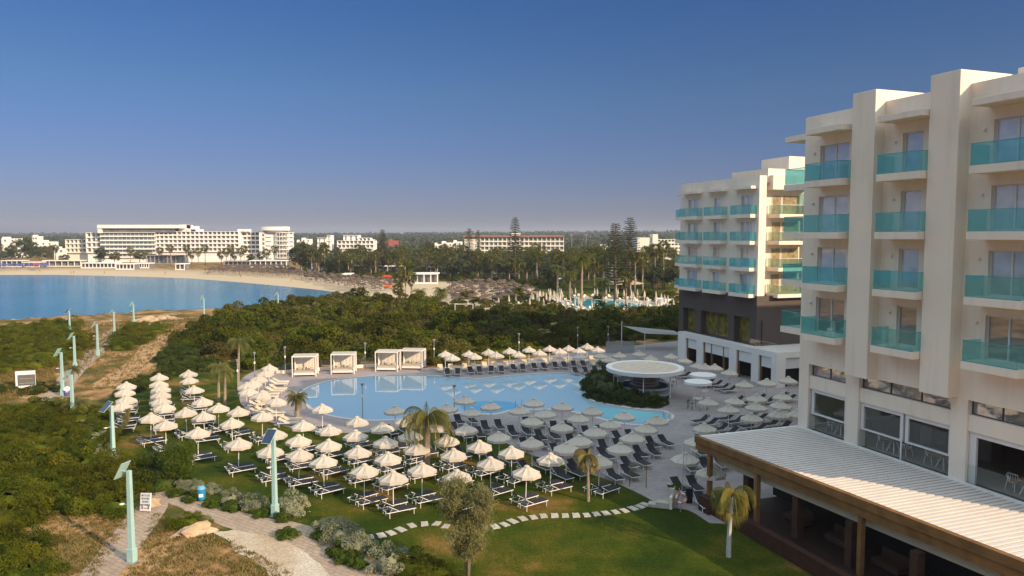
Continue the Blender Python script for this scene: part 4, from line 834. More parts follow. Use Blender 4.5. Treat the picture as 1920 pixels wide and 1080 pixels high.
# white arcade podium
pz = 4.0; px1 = 21.4
OP = [(3.5, 6.0, 0, 3.35), (7.4, 12.9, 0, 3.35), (14.3, 17.1, 0, 3.35), (18.4, 20.6, 0, 3.35)]
mb = MB(); wall_grid(mb, 1.6, px1, 0, pz, OP, -1.1, .5); mb.quad((1.6, -1.1, pz), (px1, -1.1, pz), (px1, 12, pz), (1.6, 12, pz)).quad((1.6, -1.1, 0), (1.6, 0, 0), (1.6, 0, pz), (1.6, -1.1, pz))
for y0, y1 in ((-1.1, .2), (2.4, 3.0), (5.2, 12)): mb.quad((px1, y0, 0), (px1, y1, 0), (px1, y1, pz), (px1, y0, pz))
mb.quad((px1, .2, 3.35), (px1, 5.2, 3.35), (px1, 5.2, pz), (px1, .2, pz)); mb.build('arcade', M_white, h2)
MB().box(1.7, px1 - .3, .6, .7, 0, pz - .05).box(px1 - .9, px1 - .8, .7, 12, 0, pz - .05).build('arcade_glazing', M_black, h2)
for a0, a1, _, _ in OP:
    bl = MB()
    k = a0 + .35
    while k < a1 - .1: bl.box(k, k + .09, -.95, -.9, 2.1, 3.33); k += .14
    bl.build('striped_blind', M_whitef, h2); MB().box(a0 + .02, a0 + .2, -.9, -.7, 0, 3.34).build('timber_jamb', M_wood, h2)
    if a1 - a0 > 4: MB().box(a0 + 1.6, a0 + 1.8, -.97, -.75, 0, 3.34).box(a0 + 4.1, a0 + 4.3, -.97, -.75, 0, 3.34).build('timber_post', M_wood, h2)
bl = MB(); k = .3
while k < 5.1: bl.box(px1 - .2, px1 - .15, k, k + .09, 2.1, 3.33); k += .14
bl.build('striped_blind', M_whitef, h2)
g = MB().box(16.7, px1, -1.07, -1.05, pz + .002, pz + .95).box(px1 - .03, px1 - .01, -1.04, 10, pz + .002, pz + .95).build('terrace_glass', M_gclear, h2); MB().box(16.7, px1, -1.1, -1.02, pz + .95, pz + .99).build('handrail', M_greym, g)
# link block behind both wings
lk = empty('link_hotel_block', LW(-40, 46), RZ, 'cream hotel block linking both wings behind the bar', 'hotel building')
MB().box(0, 40, 0, 14, 0, 23).build('wall', M_cream, lk)
# ================================================================== PARASOLS AND LOUNGERS
def parasol():
    root = empty('parasol', (0, 0, 0)); cv = MB(); n = 8; Rr = .95
    ring = [(Rr * math.cos(2 * math.pi * (i + .5) / n), Rr * math.sin(2 * math.pi * (i + .5) / n)) for i in range(n)]
    mid = [(x * .5, y * .5) for x, y in ring]
    for i in range(n):
        j = (i + 1) % n
        a0, a1, b0, b1 = ring[i], ring[j], mid[i], mid[j]; sag = .04; me_ = ((a0[0] + a1[0]) / 2 * .97, (a0[1] + a1[1]) / 2 * .97)
        mm = ((b0[0] + b1[0]) / 2, (b0[1] + b1[1]) / 2)
        cv.quad((*a0, 1.98), (*me_, 1.98 - .0), (*mm, 2.2 - sag), (*b0, 2.22)).quad((*me_, 1.98), (*a1, 1.98), (*b1, 2.22), (*mm, 2.2 - sag))
        t0 = (b0[0] * .22, b0[1] * .22); t1 = (b1[0] * .22, b1[1] * .22); cv.quad((*b0, 2.22), (*mm, 2.2 - sag), (t0[0] * .5 + t1[0] * .5, t0[1] * .5 + t1[1] * .5, 2.41), (*t0, 2.42)).quad((*mm, 2.2 - sag), (*b1, 2.22), (*t1, 2.42), (t0[0] * .5 + t1[0] * .5, t0[1] * .5 + t1[1] * .5, 2.41))
        for (p, q) in ((a0, me_), (me_, a1)): cv.quad((*p, 1.98), (p[0] * 1.01, p[1] * 1.01, 1.80), (q[0] * 1.01, q[1] * 1.01, 1.80), (*q, 1.98))
    o = cv.build('canopy', M_canvas, root)
    MB().lathe([(.20, 2.40), (.17, 2.46), (.07, 2.50), (.02, 2.53)], 8).build('vent_cap', M_canvas, o)
    rb = MB()
    for i in range(n): rb.bar((0, 0, 2.36), (ring[i][0] * .98, ring[i][1] * .98, 1.965), .012, n=3); rb.bar((0, 0, 1.75), (ring[i][0] * .5, ring[i][1] * .5, 2.18), .01, n=3)
    rb.build('ribs', M_pole, root); MB().bar((0, 0, 0), (0, 0, 2.4), .028, n=8).build('pole', M_pole, root)
    MB().lathe([(.26, 0), (.26, .05), (.06, .08), (.05, .25)], 12).build('base', M_greym, root)
    return root
def lounger(dark=True):
    root = empty('sun_lounger', (0, 0, 0)); fr = M_fwhite; sl = M_sling if dark else M_slingc
    f = MB(); W = .34
    for sy in (-1, 1): f.bar((-.1, sy * W, .34), (1.75, sy * W, .34), .026, n=4)
    f.bar((1.75, -W, .34), (1.75, W, .34), .026, n=4).bar((-.1, -W, .34), (-.1, W, .34), .026, n=4); f.build('frame', fr, root)
    for x_ in (.05, 1.62):
        for sy in (-1, 1): MB().bar((x_, sy * W, .34), (x_, sy * W, 0), .024, n=4).build('leg', fr, root)
    b = MB()
    for sy in (-1, 1): b.bar((.62, sy * (W - .03), .37), (0, sy * (W - .03), .74), .018, n=4); b.bar((.25, sy * (W - .05), .57), (.1, sy * (W - .05), .36), .012, n=3)
    b.build('backrest_frame', fr, root)
    MB().box(.62, 1.73, -.31, .31, .355, .40).build('seat_cushion', sl, root)
    s_ = MB(); s_.v += [(.62, -.3, .40), (.62, .3, .40), (0, .3, .78), (0, -.3, .78), (.60, -.3, .355), (.60, .3, .355), (-.02, .3, .735), (-.02, -.3, .735)]
    for q in ((0, 1, 2, 3), (7, 6, 5, 4), (0, 3, 7, 4), (1, 5, 6, 2), (3, 2, 6, 7)): s_.f.append(q); s_.mi.append(0)
    s_.build('backrest', sl, root); MB().box(.04, .06, -.2, .2, .72, .73).build('head_bar', fr, root)
    return root
PAR = parasol(); LD = lounger(True); LC = lounger(False)
# (row name, lounger heading in degrees of the foot end (0 = +X), dark?, lateral gap, [apex pixels])
RWS = [
 ('far left column', 20, 1, 'lawn', [(236, 715.5), (234, 726.7), (236, 740.5), (227.5, 752.5)]),
 ('second left column', 20, 1, 'lawn', [(298, 699.7), (296.7, 712), (301, 721), (301, 732), (301, 743.3), (307, 754.4)]),
 ('short left column', 20, 1, 'lawn', [(353.6, 693.3), (355.8, 705.5), (364, 722.5), (379.4, 744)]),
 ('front lawn row', 39, 1, 'lawn', [(281, 774), (310.5, 786.7), (370, 800.5), (445.5, 819.7), (505.8, 833.6), (558.6, 840), (606.7, 853), (682, 869), (736.7, 882.7)]),
 ('second lawn row', 39, 1, 'lawn', [(349.4, 763.6), (383, 771.4), (435, 782.8), (514, 802.5), (558, 814.4), (615.5, 823), (670, 835.7), (726.7, 846.7), (790.7, 866.7), (857.7, 879.3)]),
 ('third lawn row', 39, 1, 'lawn', [(408.6, 756), (446.7, 762), (490.5, 770.5), (568, 787.8), (617, 796), (666.7, 805.7), (722, 817.7), (781, 829.3), (849.3, 840), (920, 855.7), (985.5, 872)]),
 ('fourth lawn row', 39, 1, 'lawn', [(604, 757), (670, 780.7), (717.7, 791.7), (770, 806), (839, 814.7), (899.3, 824.3), (959.5, 836), (1032, 848.5), (1123, 852.7)]),
 ('paved middle row', -60, 1, 'deck', [(741.7, 759), (762, 780), (816, 789), (875, 795), (936.7, 807.7), (998, 819), (1061.7, 829), (1161.7, 830)]),
 ('poolside row', -75, 1, 'deck', [(838, 757), (870, 742.7), (884, 765), (921, 752.7), (973, 761), (1001, 747), (1023.5, 768), (1053, 754), (1084, 776), (1110.7, 762), (1145, 785), (1170.7, 770), (1209, 794.3), (1232.7, 779)]),
 ('second poolside row', -70, 1, 'deck', [(996.7, 781), (1054, 791), (1088, 817), (1116.7, 800.7), (1185.7, 811)]),
 ('near terrace group', -80, 1, 'deck', [(1285, 849), (1307, 817.3), (1323, 791.7), (1334, 875), (1365, 811)]),
 ('hotel front group', 200, 1, 'deck', [(1328, 746), (1376.7, 742.3), (1420, 739), (1468, 735), (1367, 760), (1418, 755), (1463, 751), (1409, 773), (1461, 768), (1495, 767)]),
 ('arcade row', 200, 1, 'deck', [(1367, 691.7), (1395, 713), (1436.7, 710), (1478, 706.7), (1340, 683), (1308, 677.7), (1282.7, 669), (1322, 683)]),
 ('behind-bar row', -85, 1, 'deck', [(1142.7, 668), (1162, 659), (1197.7, 657), (1258, 661.7), (1221, 666)]),
 ('back poolside front row', -85, 1, 'deck', [(848, 665), (890, 662), (930.7, 660.7), (970.7, 658), (1010.7, 656), (1049, 654), (1088, 663), (1125.7, 660.7), (1085, 652)]),
 ('back poolside rear row', -85, 0, 'deck', [(835, 658), (879, 656.7), (916.7, 654), (956.7, 652.7), (992, 650), (1030.7, 647.8), (1066.7, 647), (1101, 644), (1120.7, 650)]),
 ('left deck cluster', 5, 0, 'deck', [(504, 682), (497.5, 693), (483.6, 702.5), (461.4, 716), (474, 713), (465.5, 728), (490, 733), (517, 745)]),
]
zd = {'lawn': .03, 'deck': .07}
for rn, hd, dark, surf, pts in RWS:
    pts = sorted(pts); col = 'column' in rn
    order = sorted(range(len(pts)), key=lambda i: -pts[i][1]) if col else list(range(len(pts)))
    nthof = {i: k for k, i in enumerate(order)}
    for i, (px, py) in enumerate(pts):
        z = zd[surf]; x, y = G(px, py, z + 2.5); q = ORD[nthof[i]]; way = 'nearest' if col else 'left'
        sc_ = 1.0 if surf == 'lawn' else random.uniform(.98, 1.04)
        place(PAR, (x, y, z), random.uniform(0, .78), sc_, '%s cream parasol from the %s in the %s' % (q, way, rn), 'parasol', 'open cream parasols around the pool').rotation_euler = (random.gauss(0, .022), random.gauss(0, .022), random.uniform(0, .78))
        h = R(hd + random.uniform(-6, 6)); ux, uy = math.cos(h), math.sin(h); vx, vy = -uy, ux
        g = .52 if surf == 'lawn' else .62
        fwd = -.75 if surf == 'lawn' else -.5
        if rn == 'left deck cluster': fwd = .3
        for sg in (-1, 1):
            wx = x + ux * fwd + vx * sg * g + random.uniform(-.06, .06); wy = y + uy * fwd + vy * sg * g
            if surf == 'lawn': wx += .15; wy -= .25
            pr_ = LD if dark else LC
            side = ('nearer' if (vy * sg) < 0 else 'farther') if abs(vy) > .5 else ('left' if vx * sg < 0 else 'right')
            place(pr_, (wx, wy, z), h + random.uniform(-.07, .07), 1, '%s %s lounger under the %s parasol from the %s in the %s' % (side, 'dark' if dark else 'cream', q, way, rn), 'sun lounger', 'sun loungers in pairs under the parasols')
# ================================================================== CABANAS
M_curtc = mat('white_curtain', (.78, .72, .64), .9, .03, 3, transl=.2)
def cabana():
    t = empty('cabana', (0, 0, 0)); W = 1.3; Dp = .95; H_ = 2.35
    fr = MB()
    for sx in (-1, 1):
        for sy in (-1, 1): fr.box(sx * W - .05, sx * W + .05, sy * Dp - .05, sy * Dp + .05, 0, H_)
    fr.box(-W + .05, W - .05, -Dp - .05, -Dp + .05, H_ - .12, H_).box(-W + .05, W - .05, Dp - .05, Dp + .05, H_ - .12, H_).box(-W - .05, -W + .05, -Dp + .05, Dp - .05, H_ - .12, H_).box(W - .05, W + .05, -Dp + .05, Dp - .05, H_ - .12, H_)
    fr.build('frame', M_white, t)
    rf = MB(); rf.quad((-W, -Dp, H_ + .01), (W, -Dp, H_ + .01), (W, Dp, H_ + .01), (-W, Dp, H_ + .01)); rf.build('fabric_roof', M_canvas, t)
    def curtain(p0, p1, n=22):
        mb = MB(); last = None
        d = Vector(p1) - Vector(p0); nn = Vector((-d.y, d.x)).normalized()
        for k in range(n + 1):
            c = Vector(p0) + d * k / n + nn * (.035 * (1 if k % 2 else -1)); 
            if last is not None: mb.quad((*last, .08), (*c, .08), (*c, H_ - .1), (*last, H_ - .1))
            last = c
        return mb
    curtain((-W + .1, Dp - .1), (W - .1, Dp - .1), 30).build('back_curtain', M_curtc, t)
    curtain((-W + .1, -Dp * .1), (-W + .1, Dp - .12), 12).build('side_curtain', M_curtc, t); curtain((W - .1, Dp * .55), (W - .1, Dp - .12), 8).build('side_curtain', M_curtc, t)
    MB().box(-W + .12, W - .12, -Dp + .08, Dp - .2, .18, .42).build('daybed_base', M_white, t)
    MB().box(-W + .14, W - .14, -Dp + .1, Dp - .22, .42, .56).build('mattress', M_canvas, t, bevel=.04)
    for sx in (-.7, -.1, .6): MB().box(sx - .22, sx + .22, Dp - .5, Dp - .34, .56, .86).build('pillow', M_canvas, t, bevel=.05)
    return t
CB = cabana()
for (px, py, rz, d) in [(573, 704.5, .12, 'leftmost of the four cabanas behind the pool'), (645, 700, .08, 'second of the four cabanas from the left'), (728, 695, -.05, 'third of the four cabanas from the left'), (775, 692, -.1, 'rightmost of the four cabanas, touching its neighbour')]:
    place(CB, (*G(px, py), .07), rz, 1.06, 'white curtained daybed, ' + d, 'cabana', 'white cabanas behind the pool')
# low wall and glass fence behind the pool
fe = empty('pool_fence', (0, 0, 0), 0, 'low cream wall with clear glass panels behind the cabanas', 'fence')
FP = GP([(500, 700), (530, 701), (600, 695), (660, 691), (720, 687), (800, 683), (830, 682), (860, 678)])
wl = MB(); gl = MB(); pf = []
for p, q in zip(FP, FP[1:]):
    p = Vector(p); q = Vector(q); d = (q - p).normalized(); n = Vector((-d.y, d.x)); wl.prism([p - n * .12, q - n * .12, q + n * .12, p + n * .12], 0.02, .42); gl.prism([p - n * .01, q - n * .01, q + n * .01, p + n * .01], .42, 1.3)
wl.build('low_wall', M_cream, fe); gl.build('glass_panel', M_gclear, fe)
fo_ = MB(); po = MB()
# ------------------------------------------------------------------ pool side lamp posts
def lamp_post(h=3.4):
    t = empty('lamp_post', (0, 0, 0)); MB().bar((0, 0, 0), (0, 0, h), .045, .035, 8).build('pole', M_greym, t)
    MB().lathe([(.09, h - .25), (.16, h - .05), (.2, h), (.03, h + .04)], 12).build('lamp_head', M_greym, t); MB().lathe([(.09, h * .6), (.1, h * .6 + .05), (.09, h * .6 + .25), (.03, h * .6 + .28)], 10).build('speaker', M_white, t)
    return t
LPP = lamp_post()
for px, py, d in [(535, 703, 'left of the leftmost cabana'), (685, 694, 'between the second and third cabana'), (814, 686, 'right of the rightmost cabana'), (973, 672, 'behind the back parasols, left'), (1083, 657, 'behind the back parasols, right'), (680, 788, 'at the near pool edge'), (852, 792, 'at the near pool edge beside the big palm'), (478, 716, 'behind the left deck cluster'), (446, 733, 'beside the tall thin palm'), (1305, 905, 'beside the near terrace parasols'), (1140, 655, 'in the dark corner behind the bar')]:
    place(LPP, (*G(px, py), .07), 0, 1, 'thin grey lamp post ' + d, 'lamp post', 'grey lamp posts around the pool')
# ------------------------------------------------------------------ blue solar lamps
def solar(h, tilt, yaw, panel=1.0):
    t = empty('solar_lamp', (0, 0, 0)); MB().box(-.28, .28, -.28, .28, 0, .04).build('base_plate', M_greym, t)
    p = MB(); w0, w1 = .13, .095; p.v += [(-w0, -w0, .04), (w0, -w0, .04), (w0, w0, .04), (-w0, w0, .04), (-w1, -w1, h), (w1, -w1, h), (w1, w1, h), (-w1, w1, h)]
    for f in ((0, 3, 2, 1), (4, 5, 6, 7), (0, 1, 5, 4), (1, 2, 6, 5), (2, 3, 7, 6), (3, 0, 4, 7)): p.f.append(f); p.mi.append(0)
    p.build('pole', M_aqua, t); MB().box(-.2, .2, -.17, .17, .04, .75).build('battery_box', M_aqua, t, bevel=.02)
    MB().bar((0, 0, h * .985), (-.45, 0, h * .99), .035, n=6).build('bracket', M_aqua, t)
    pn = MB().box(-.50, .50, -.33, .33, -.025, .0).build('solar_panel', M_aqua, t); pn.location = (-.42, 0, h * 1.0); pn.rotation_euler = (0, tilt, 0)
    c = MB().box(-.47, .47, -.30, .30, .001, .012).build('cells', M_pv, pn)
    a_ = MB().bar((0, 0, h * .62), (-.35, 0, h * .63), .02, n=5).build('lamp_arm', M_aqua, t)
    MB().lathe([(.04, -.05), (.13, -.03), (.14, .0), (.05, .03)], 10).build('lamp_head', M_white, a_).location = (-.5, 0, h * .63)
    return t
SO = [(248, 1054, 877, -1.05, 0.25, 'tallest and nearest blue solar lamp, on the footpath at the lower left'), (213, 866, 757, -.75, -1.0, 'blue solar lamp beside the slim sapling on the lawn edge'), (516, 968, 810, -.8, -1.25, 'blue solar lamp rising before the lounger rows by the silver bushes'), (137, 789, 700, -1.0, .1, 'blue solar lamp right of the low palms'), (118, 742, 658, -1.0, .1, 'blue solar lamp by the grey information board'), (141, 690, 628, -1.0, 0, 'blue solar lamp at the right edge of the shore clump'), (184, 667, 606, -1.0, 0, 'blue solar lamp on the coast path with box at its foot'), (215, 628, 583, -1.0, 0, 'blue solar lamp at the bend of the coast path'), (131, 622, 582, -.8, -1.2, 'blue solar lamp with dark panel at the shore'), (251, 606, 569, -1.0, .3, 'blue solar lamp on the rocky shore, left'), (383, 604, 557, -1.0, .3, 'blue solar lamp on the shore beside the thicket'), (522, 592, 550, -1.0, .3, 'rightmost blue solar lamp, above the thicket')]
for px, py, ty, tilt, yaw, d in SO:
    x, y = G(px, py); h = atY(px, y, ty)[2]
    o = solar(h * .97, tilt, yaw); o.location = (x, y, 0); o.rotation_euler = (0, 0, -yaw); tag(o, d, 'solar lamp', 'blue solar street lamps')
# ================================================================== BAR ISLAND
xb, yb = G(1209, 687, 3.0)
isl = smooth_poly([G(1105, 747), G(1104, 722), G(1113, 708), G(1150, 700), G(1235, 710), G(1255, 735), G(1243, 765), G(1205, 764.5), G(1165, 759.5), G(1128, 753)], 5)
o = sheet('bar_island_bed', isl, .16, mat('dark_soil', (.03, .025, .02), .9, .3, 2), thick=.14)
bar = empty('pool_bar', (xb, yb, .16), 0, 'round white roofed pool bar on its planted island', 'bar'); bar.scale = (1.04, 1.04, .80)
MB().lathe([(3.75, 2.95), (3.92, 3.0), (3.98, 3.5), (3.88, 3.56), (3.75, 3.5), (.05, 3.48)], 56, cap=False).build('roof', M_white, bar, False)
MB().lathe([(3.7, 3.495), (.05, 3.53)], 48, cap=False).build('roof_gravel', mat('roof_gravel', (.58, .47, .36), .95, .15, 3), bar)
MB().lathe([(3.74, 2.96), (.1, 2.95)], 48, cap=False).build('ceiling', M_inter, bar)
MB().lathe([(1.1, 0), (1.1, 2.74)], 24).build('core', M_inter, bar); MB().lathe([(2.6, 0), (2.6, 1.0), (2.95, 1.0), (2.95, 1.1), (2.4, 1.1), (2.4, 0)], 40, cap=False).build('counter', mat('counter_grey', (.35, .37, .42), .4, .08, 2), bar)
for k in range(7): a_ = k * .9; MB().bar((3.3 * math.cos(a_), 3.3 * math.sin(a_), 0), (3.3 * math.cos(a_), 3.3 * math.sin(a_), 2.75), .05, n=8).build('column', M_white, bar)
MB().lathe([(1.15, 1.2), (1.5, 1.2), (1.5, 1.24), (1.15, 1.24)], 24, cap=False).lathe([(1.15, 1.6), (1.5, 1.6), (1.5, 1.64), (1.15, 1.64)], 24, cap=False).build('shelf', M_white, bar)
fill([G(1108, 744), G(1108, 712), G(1140, 706), G(1146, 728), G(1165, 746), G(1215, 752), G(1240, 761), G(1200, 763), G(1150, 757)], .72, dshr, .75, 1.1, 'dark shrub in the planting of the pool bar island', 'shrub', 'shrubs on the bar island', 41)
for k, (px, py, s) in enumerate([(1245, 738, 1), (1262, 729, 1), (1225, 744, 1)]):
    x, y = G(px, py); t = empty('bar_stool', (x, y, .07), 0, 'bar stool outside the round pool bar counter, %s from the left' % ORD[[1225, 1245, 1262].index(px)], 'stool', 'stools at the pool bar'); MB().lathe([(.2, .72), (.2, .76)], 12).build('seat', M_dark, t); MB().bar((0, 0, 0), (0, 0, .72), .03, n=6).build('leg', M_steel, t)
def disc_shade():
    t = empty('disc_canopy', (0, 0, 0)); MB().lathe([(1.25, 2.45), (1.32, 2.5), (1.32, 2.72), (1.25, 2.76)], 40).build('roof_disc', M_white, t); MB().lathe([(.5, 1.02), (.5, 1.07)], 20).build('bar_table', M_white, t)
    for k in range(4): a_ = k * 1.57 + .5; MB().bar((.45 * math.cos(a_), .45 * math.sin(a_), 0), (.45 * math.cos(a_), .45 * math.sin(a_), 2.46), .045, n=8).build('pole', M_white, t)
    return t
DS = disc_shade()
for px, py, d in [(1309, 715, 'nearer round white disc shade on four poles right of the bar'), (1318, 702, 'farther round white disc shade right of the bar')]:
    place(DS, (*G(px, py, 2.8), .07), 0, 1.0, d, 'shade canopy', 'round disc shades')
for k in range(8):
    x, y = G(1309, 715, 2.8); a_ = k * .785; t = empty('bar_stool', (x + 1.0 * math.cos(a_), y + 1.0 * math.sin(a_), .07), 0, 'dark bar stool around the poles of the nearer round disc shade', 'stool', 'dark stools under the disc shade'); MB().lathe([(.17, .7), (.17, .75)], 10).build('seat', M_dark, t); MB().bar((0, 0, 0), (0, 0, .7), .025, n=5).build('leg', M_dark, t)
# ================================================================== SMALL THINGS
def sign_text(parent, txt, size, loc, rot, mt, name='lettering'):
    cu = bpy.data.curves.new(name, 'FONT'); cu.body = txt; cu.size = size; cu.align_x = 'CENTER'; cu.extrude = .004; cu.materials.append(mt)
    o = bpy.data.objects.new(name, cu); COL.objects.link(o); o.parent = parent; o.location = loc; o.rotation_euler = rot
    me_ = o.to_mesh().copy(); o.to_mesh_clear(); bpy.data.objects.remove(o); o = link(name, me_, parent); o.location = loc; o.rotation_euler = rot
    if not me_.materials: me_.materials.append(mt)
    return o
x, y = G(49, 730); t = empty('information_board', (x, y, 0), .35, 'white information board with grey lettered panel by the sandy track', 'sign')
MB().box(-.95, .95, -.08, .08, .0, 2.05).build('board', M_signw, t); MB().box(-.75, .93, -.1, -.082, .45, 1.65).build('panel', M_signg, t)
sign_text(t, '_________\n.\n____ ______', .26, (.08, -.106, 1.25), (R(90), 0, 0), M_signw)
x, y = G(272, 962); t = empty('warning_sign', (x, y, 0), -.35, 'white sign with black capital lettering leaning by the footpath fork', 'sign')
b = MB().box(-.42, .42, -.02, .02, .12, 1.2).build('board', M_signw, t); b.rotation_euler = (R(-12), R(-6), 0)
for k, (tx, c) in enumerate([('BICYCLES', M_lettr), ('BUGGIES', M_lettr), ('QUADS', M_lettr), ('MOTORBIKES', M_lettr), ('NOT ALLOWED', M_letred)]):
    o = sign_text(b, tx, .155 if k < 3 else (.13 if k == 3 else .09), (0, -.026, 1.0 - k * .185), (R(90), 0, 0), c)
MB().bar((-.25, .05, 0), (-.25, .05, .5), .03).bar((.25, .05, 0), (.25, .05, .5), .03).build('stake', M_bark, t)
x, y = G(378, 940); t = empty('litter_bin', (x, y, 0), .3, 'bright blue litter bin among the silver bushes by the footpath', 'bin')
MB().lathe([(.2, .12), (.24, .2), (.25, .8)], 16).build('body', M_bin, t); MB().lathe([(.26, .8), (.27, .84), (.2, .98), (.05, 1.02)], 16).build('lid', mat('bin_lid', (.12, .35, .5), .4, .1, 2), t); MB().box(-.03, .03, .1, .16, 0, .3).build('leg', M_greym, t); MB().box(-.13, .13, -.262, -.235, .35, .55).build('sticker', M_signw, t)
x, y = G(126, 742); t = empty('litter_bin', (x, y, 0), .3, 'white topped dark blue bin at the foot of a solar lamp on the coast path', 'bin')
MB().lathe([(.3, .0), (.34, .6)], 14).build('body', M_bluec, t); MB().lathe([(.38, .6), (.38, .72), (.2, .95), (.05, 1.0)], 14).build('lid', M_signw, t)
# boulders
def rock_mesh(seed, sx, sy, sz):
    import bmesh
    bm = bmesh.new(); bmesh.ops.create_icosphere(bm, subdivisions=3, radius=1); r_ = random.Random(seed); fr = [Vector((r_.uniform(-3, 3), r_.uniform(-3, 3), r_.uniform(-3, 3))) for _ in range(6)]
    for v in bm.verts:
        k = 1 + sum(.10 * math.sin(f.dot(v.co) * 1.6 + i) for i, f in enumerate(fr)) + r_.uniform(-.09, .09); v.co = Vector((v.co.x * sx * k, v.co.y * sy * k, max(v.co.z * sz * k, -.1)))
    me_ = bpy.data.meshes.new('rock'); bm.to_mesh(me_); bm.free(); me_.materials.append(M_rock); return me_
o = link('boulder', rock_mesh(1, 1.15, .45, .5)); o.location = (*G(365, 1000), 0); o.rotation_euler = (0, 0, .5); tag(o, 'large sandstone boulder beside the wild bush in the foreground', 'rock')
o = link('boulder', rock_mesh(2, .75, .4, .45)); o.location = (*G(283, 948), 0); tag(o, 'sandstone boulder behind the white warning sign', 'rock')
o = link('boulder', rock_mesh(3, .5, .4, .4)); o.location = (*G(112, 785), 0); tag(o, 'sandstone boulder at the edge of the acacia clump', 'rock')
rk = [link('shore_rock', rock_mesh(10 + i, 1, .8, .5)) for i in range(3)]
rs = random.Random(4); shore = []
for i in range(80):
    k = rs.uniform(0, 5.6); a_ = int(k); f = k - a_; p = Vector(NEARSH[a_]).lerp(Vector(NEARSH[a_ + 1]), f); shore.append((p.x + rs.uniform(-1, 1), p.y - rs.uniform(-.5, 4)))
for i, p in enumerate(shore):
    s = rs.uniform(.4, 1.3); place(rk[i % 3], (*p, -1.0), rs.uniform(0, 6), s, 'brown shore rock along the near edge of the bay', 'rock', 'shore rocks')
for i, (px, py) in enumerate([(272, 601), (276, 598), (296, 600), (303, 598), (309, 599), (316, 597), (322, 599), (258, 603), (289, 602)]):
    place(rk[i % 3], (*G(px, py), -.2), i, 1.5, 'big light brown rock heap on the near shore by the solar lamp', 'rock', 'rock heap on the shore')
# stepping stones
st = [(694, 1008), (715, 1005), (733, 1000.5), (751, 994), (772, 986.5), (796, 983.5), (819, 983), (836, 988), (908, 991), (928, 988.5), (946, 984.5), (961, 978.5), (980, 973.5), (1000, 971), (1019, 968.5), (1040, 968), (1060, 968), (1080, 967.5), (1100, 967), (1118, 965), (1136, 963.5), (1154, 961), (1171, 958.5), (1187, 954.5), (1200, 951), (1210, 947)]
SM = rough_poly([(-.34, -.21), (.34, -.21), (.34, .21), (-.34, .21)], .02, .2); sm = MB().prism(SM, 0, .035).mesh('stepping_stone', M_stone)
ST0 = link('stepping_stone', sm)
for i, (px, py) in enumerate(st):
    a0 = Vector(G(*st[max(i - 1, 0)])); b0 = Vector(G(*st[min(i + 1, len(st) - 1)])); d = b0 - a0
    place(ST0, (*G(px, py), .031), math.atan2(d.y, d.x) + math.pi / 2, random.uniform(.9, 1.05), '%s stepping stone from the left in the curved line across the lawn' % ORD[i], 'stepping stone', 'stepping stones across the lawn')
# planter, lifebuoy, shower screen, pool handrails
x, y = G(1264, 950); t = empty('planter', (x, y, .07), 0, 'tall white planter pot with a green plant by the deck steps', 'planter')
MB().lathe([(.24, 0), (.36, 1.15), (.40, 1.2), (.33, 1.2), (.30, 1.1)], 20).build('pot', M_white, t, True)
P, Q = lobes_cloud(8, .4, .4, .15, 1.2, .15, 60, 3); V, F = leaves(P, Q, .07); link('plant', mesh_np('plant', V, F, M_green), t)
x, y = G(1276, 962); t = empty('lifebuoy_stand', (x, y, .07), 0, 'orange and white lifebuoy on a thin post at the deck edge', 'lifebuoy')
MB().bar((0, 0, 0), (.25, .3, 4.2), .025, n=6).build('post', M_greym, t)
mb = MB()
for k in range(24):
    a_, b_ = k * math.pi / 12, (k + 1) * math.pi / 12; mb.m = 0 if (k // 3) % 2 else 1; mb.bar((.3 * math.cos(a_), -.1, .9 + .3 * math.sin(a_)), (.3 * math.cos(b_), -.1, .9 + .3 * math.sin(b_)), .06, n=8)
mb.build('ring', [M_white, mat('orange_plastic', (.6, .12, .06), .5, .08, 3)], t, True)
x, y = G(1292, 945); t = empty('waste_bin', (x, y, .07), 0, 'dark bin standing right of the lifebuoy', 'bin'); MB().box(-.2, .2, -.15, .15, .02, .95).build('body', M_black, t, bevel=.03); MB().box(-.21, .21, -.16, .16, .95, 1.0).build('lid', M_dark, t)
t = empty('shower_screen', (*G(1196, 915), .07), -.25, 'clear glass screen between two thin posts on the deck', 'glass screen')
MB().bar((-.55, 0, 0), (-.55, 0, 1.75), .03).bar((.55, 0, 0), (.55, 0, 1.75), .03).build('post', M_wood, t); MB().box(-.5, .5, -.01, .01, .3, 1.6).build('pane', M_gclear, t)
t = empty('deck_steps', (*G(1240, 952), .07), -.3, 'low pale steps from the lawn to the deck by the planter', 'steps'); MB().box(-.8, .5, -.3, .3, 0, .18).box(-.3, .5, -.28, .28, .182, .34).build('tread', M_stone, t); MB().box(.52, .68, -.35, .35, 0, .75).build('side_wall', M_cream, t)
for px, py, d in [(972, 764, 'green pool ladder rail at the near edge of the pool'), (1098, 706, 'steel pool ladder rail beside the bar island'), (1250, 790, 'steel handrail at the shallow ledge')]:
    t = empty('pool_ladder', (*G(px, py), .07), 0, d, 'pool ladder', 'pool ladders')
    for sx in (-.3, .3):
        mb = MB(); pr = [(sx, -.4, 0), (sx, -.4, .7), (sx, -.2, .85), (sx, .1, .8), (sx, .2, -.02)]
        for p, q in zip(pr, pr[1:]): mb.bar(p, q, .03, n=6)
        mb.build('rail', M_steel, t)
for i, (px, py) in enumerate([(612, 716), (928, 706)]):
    pass
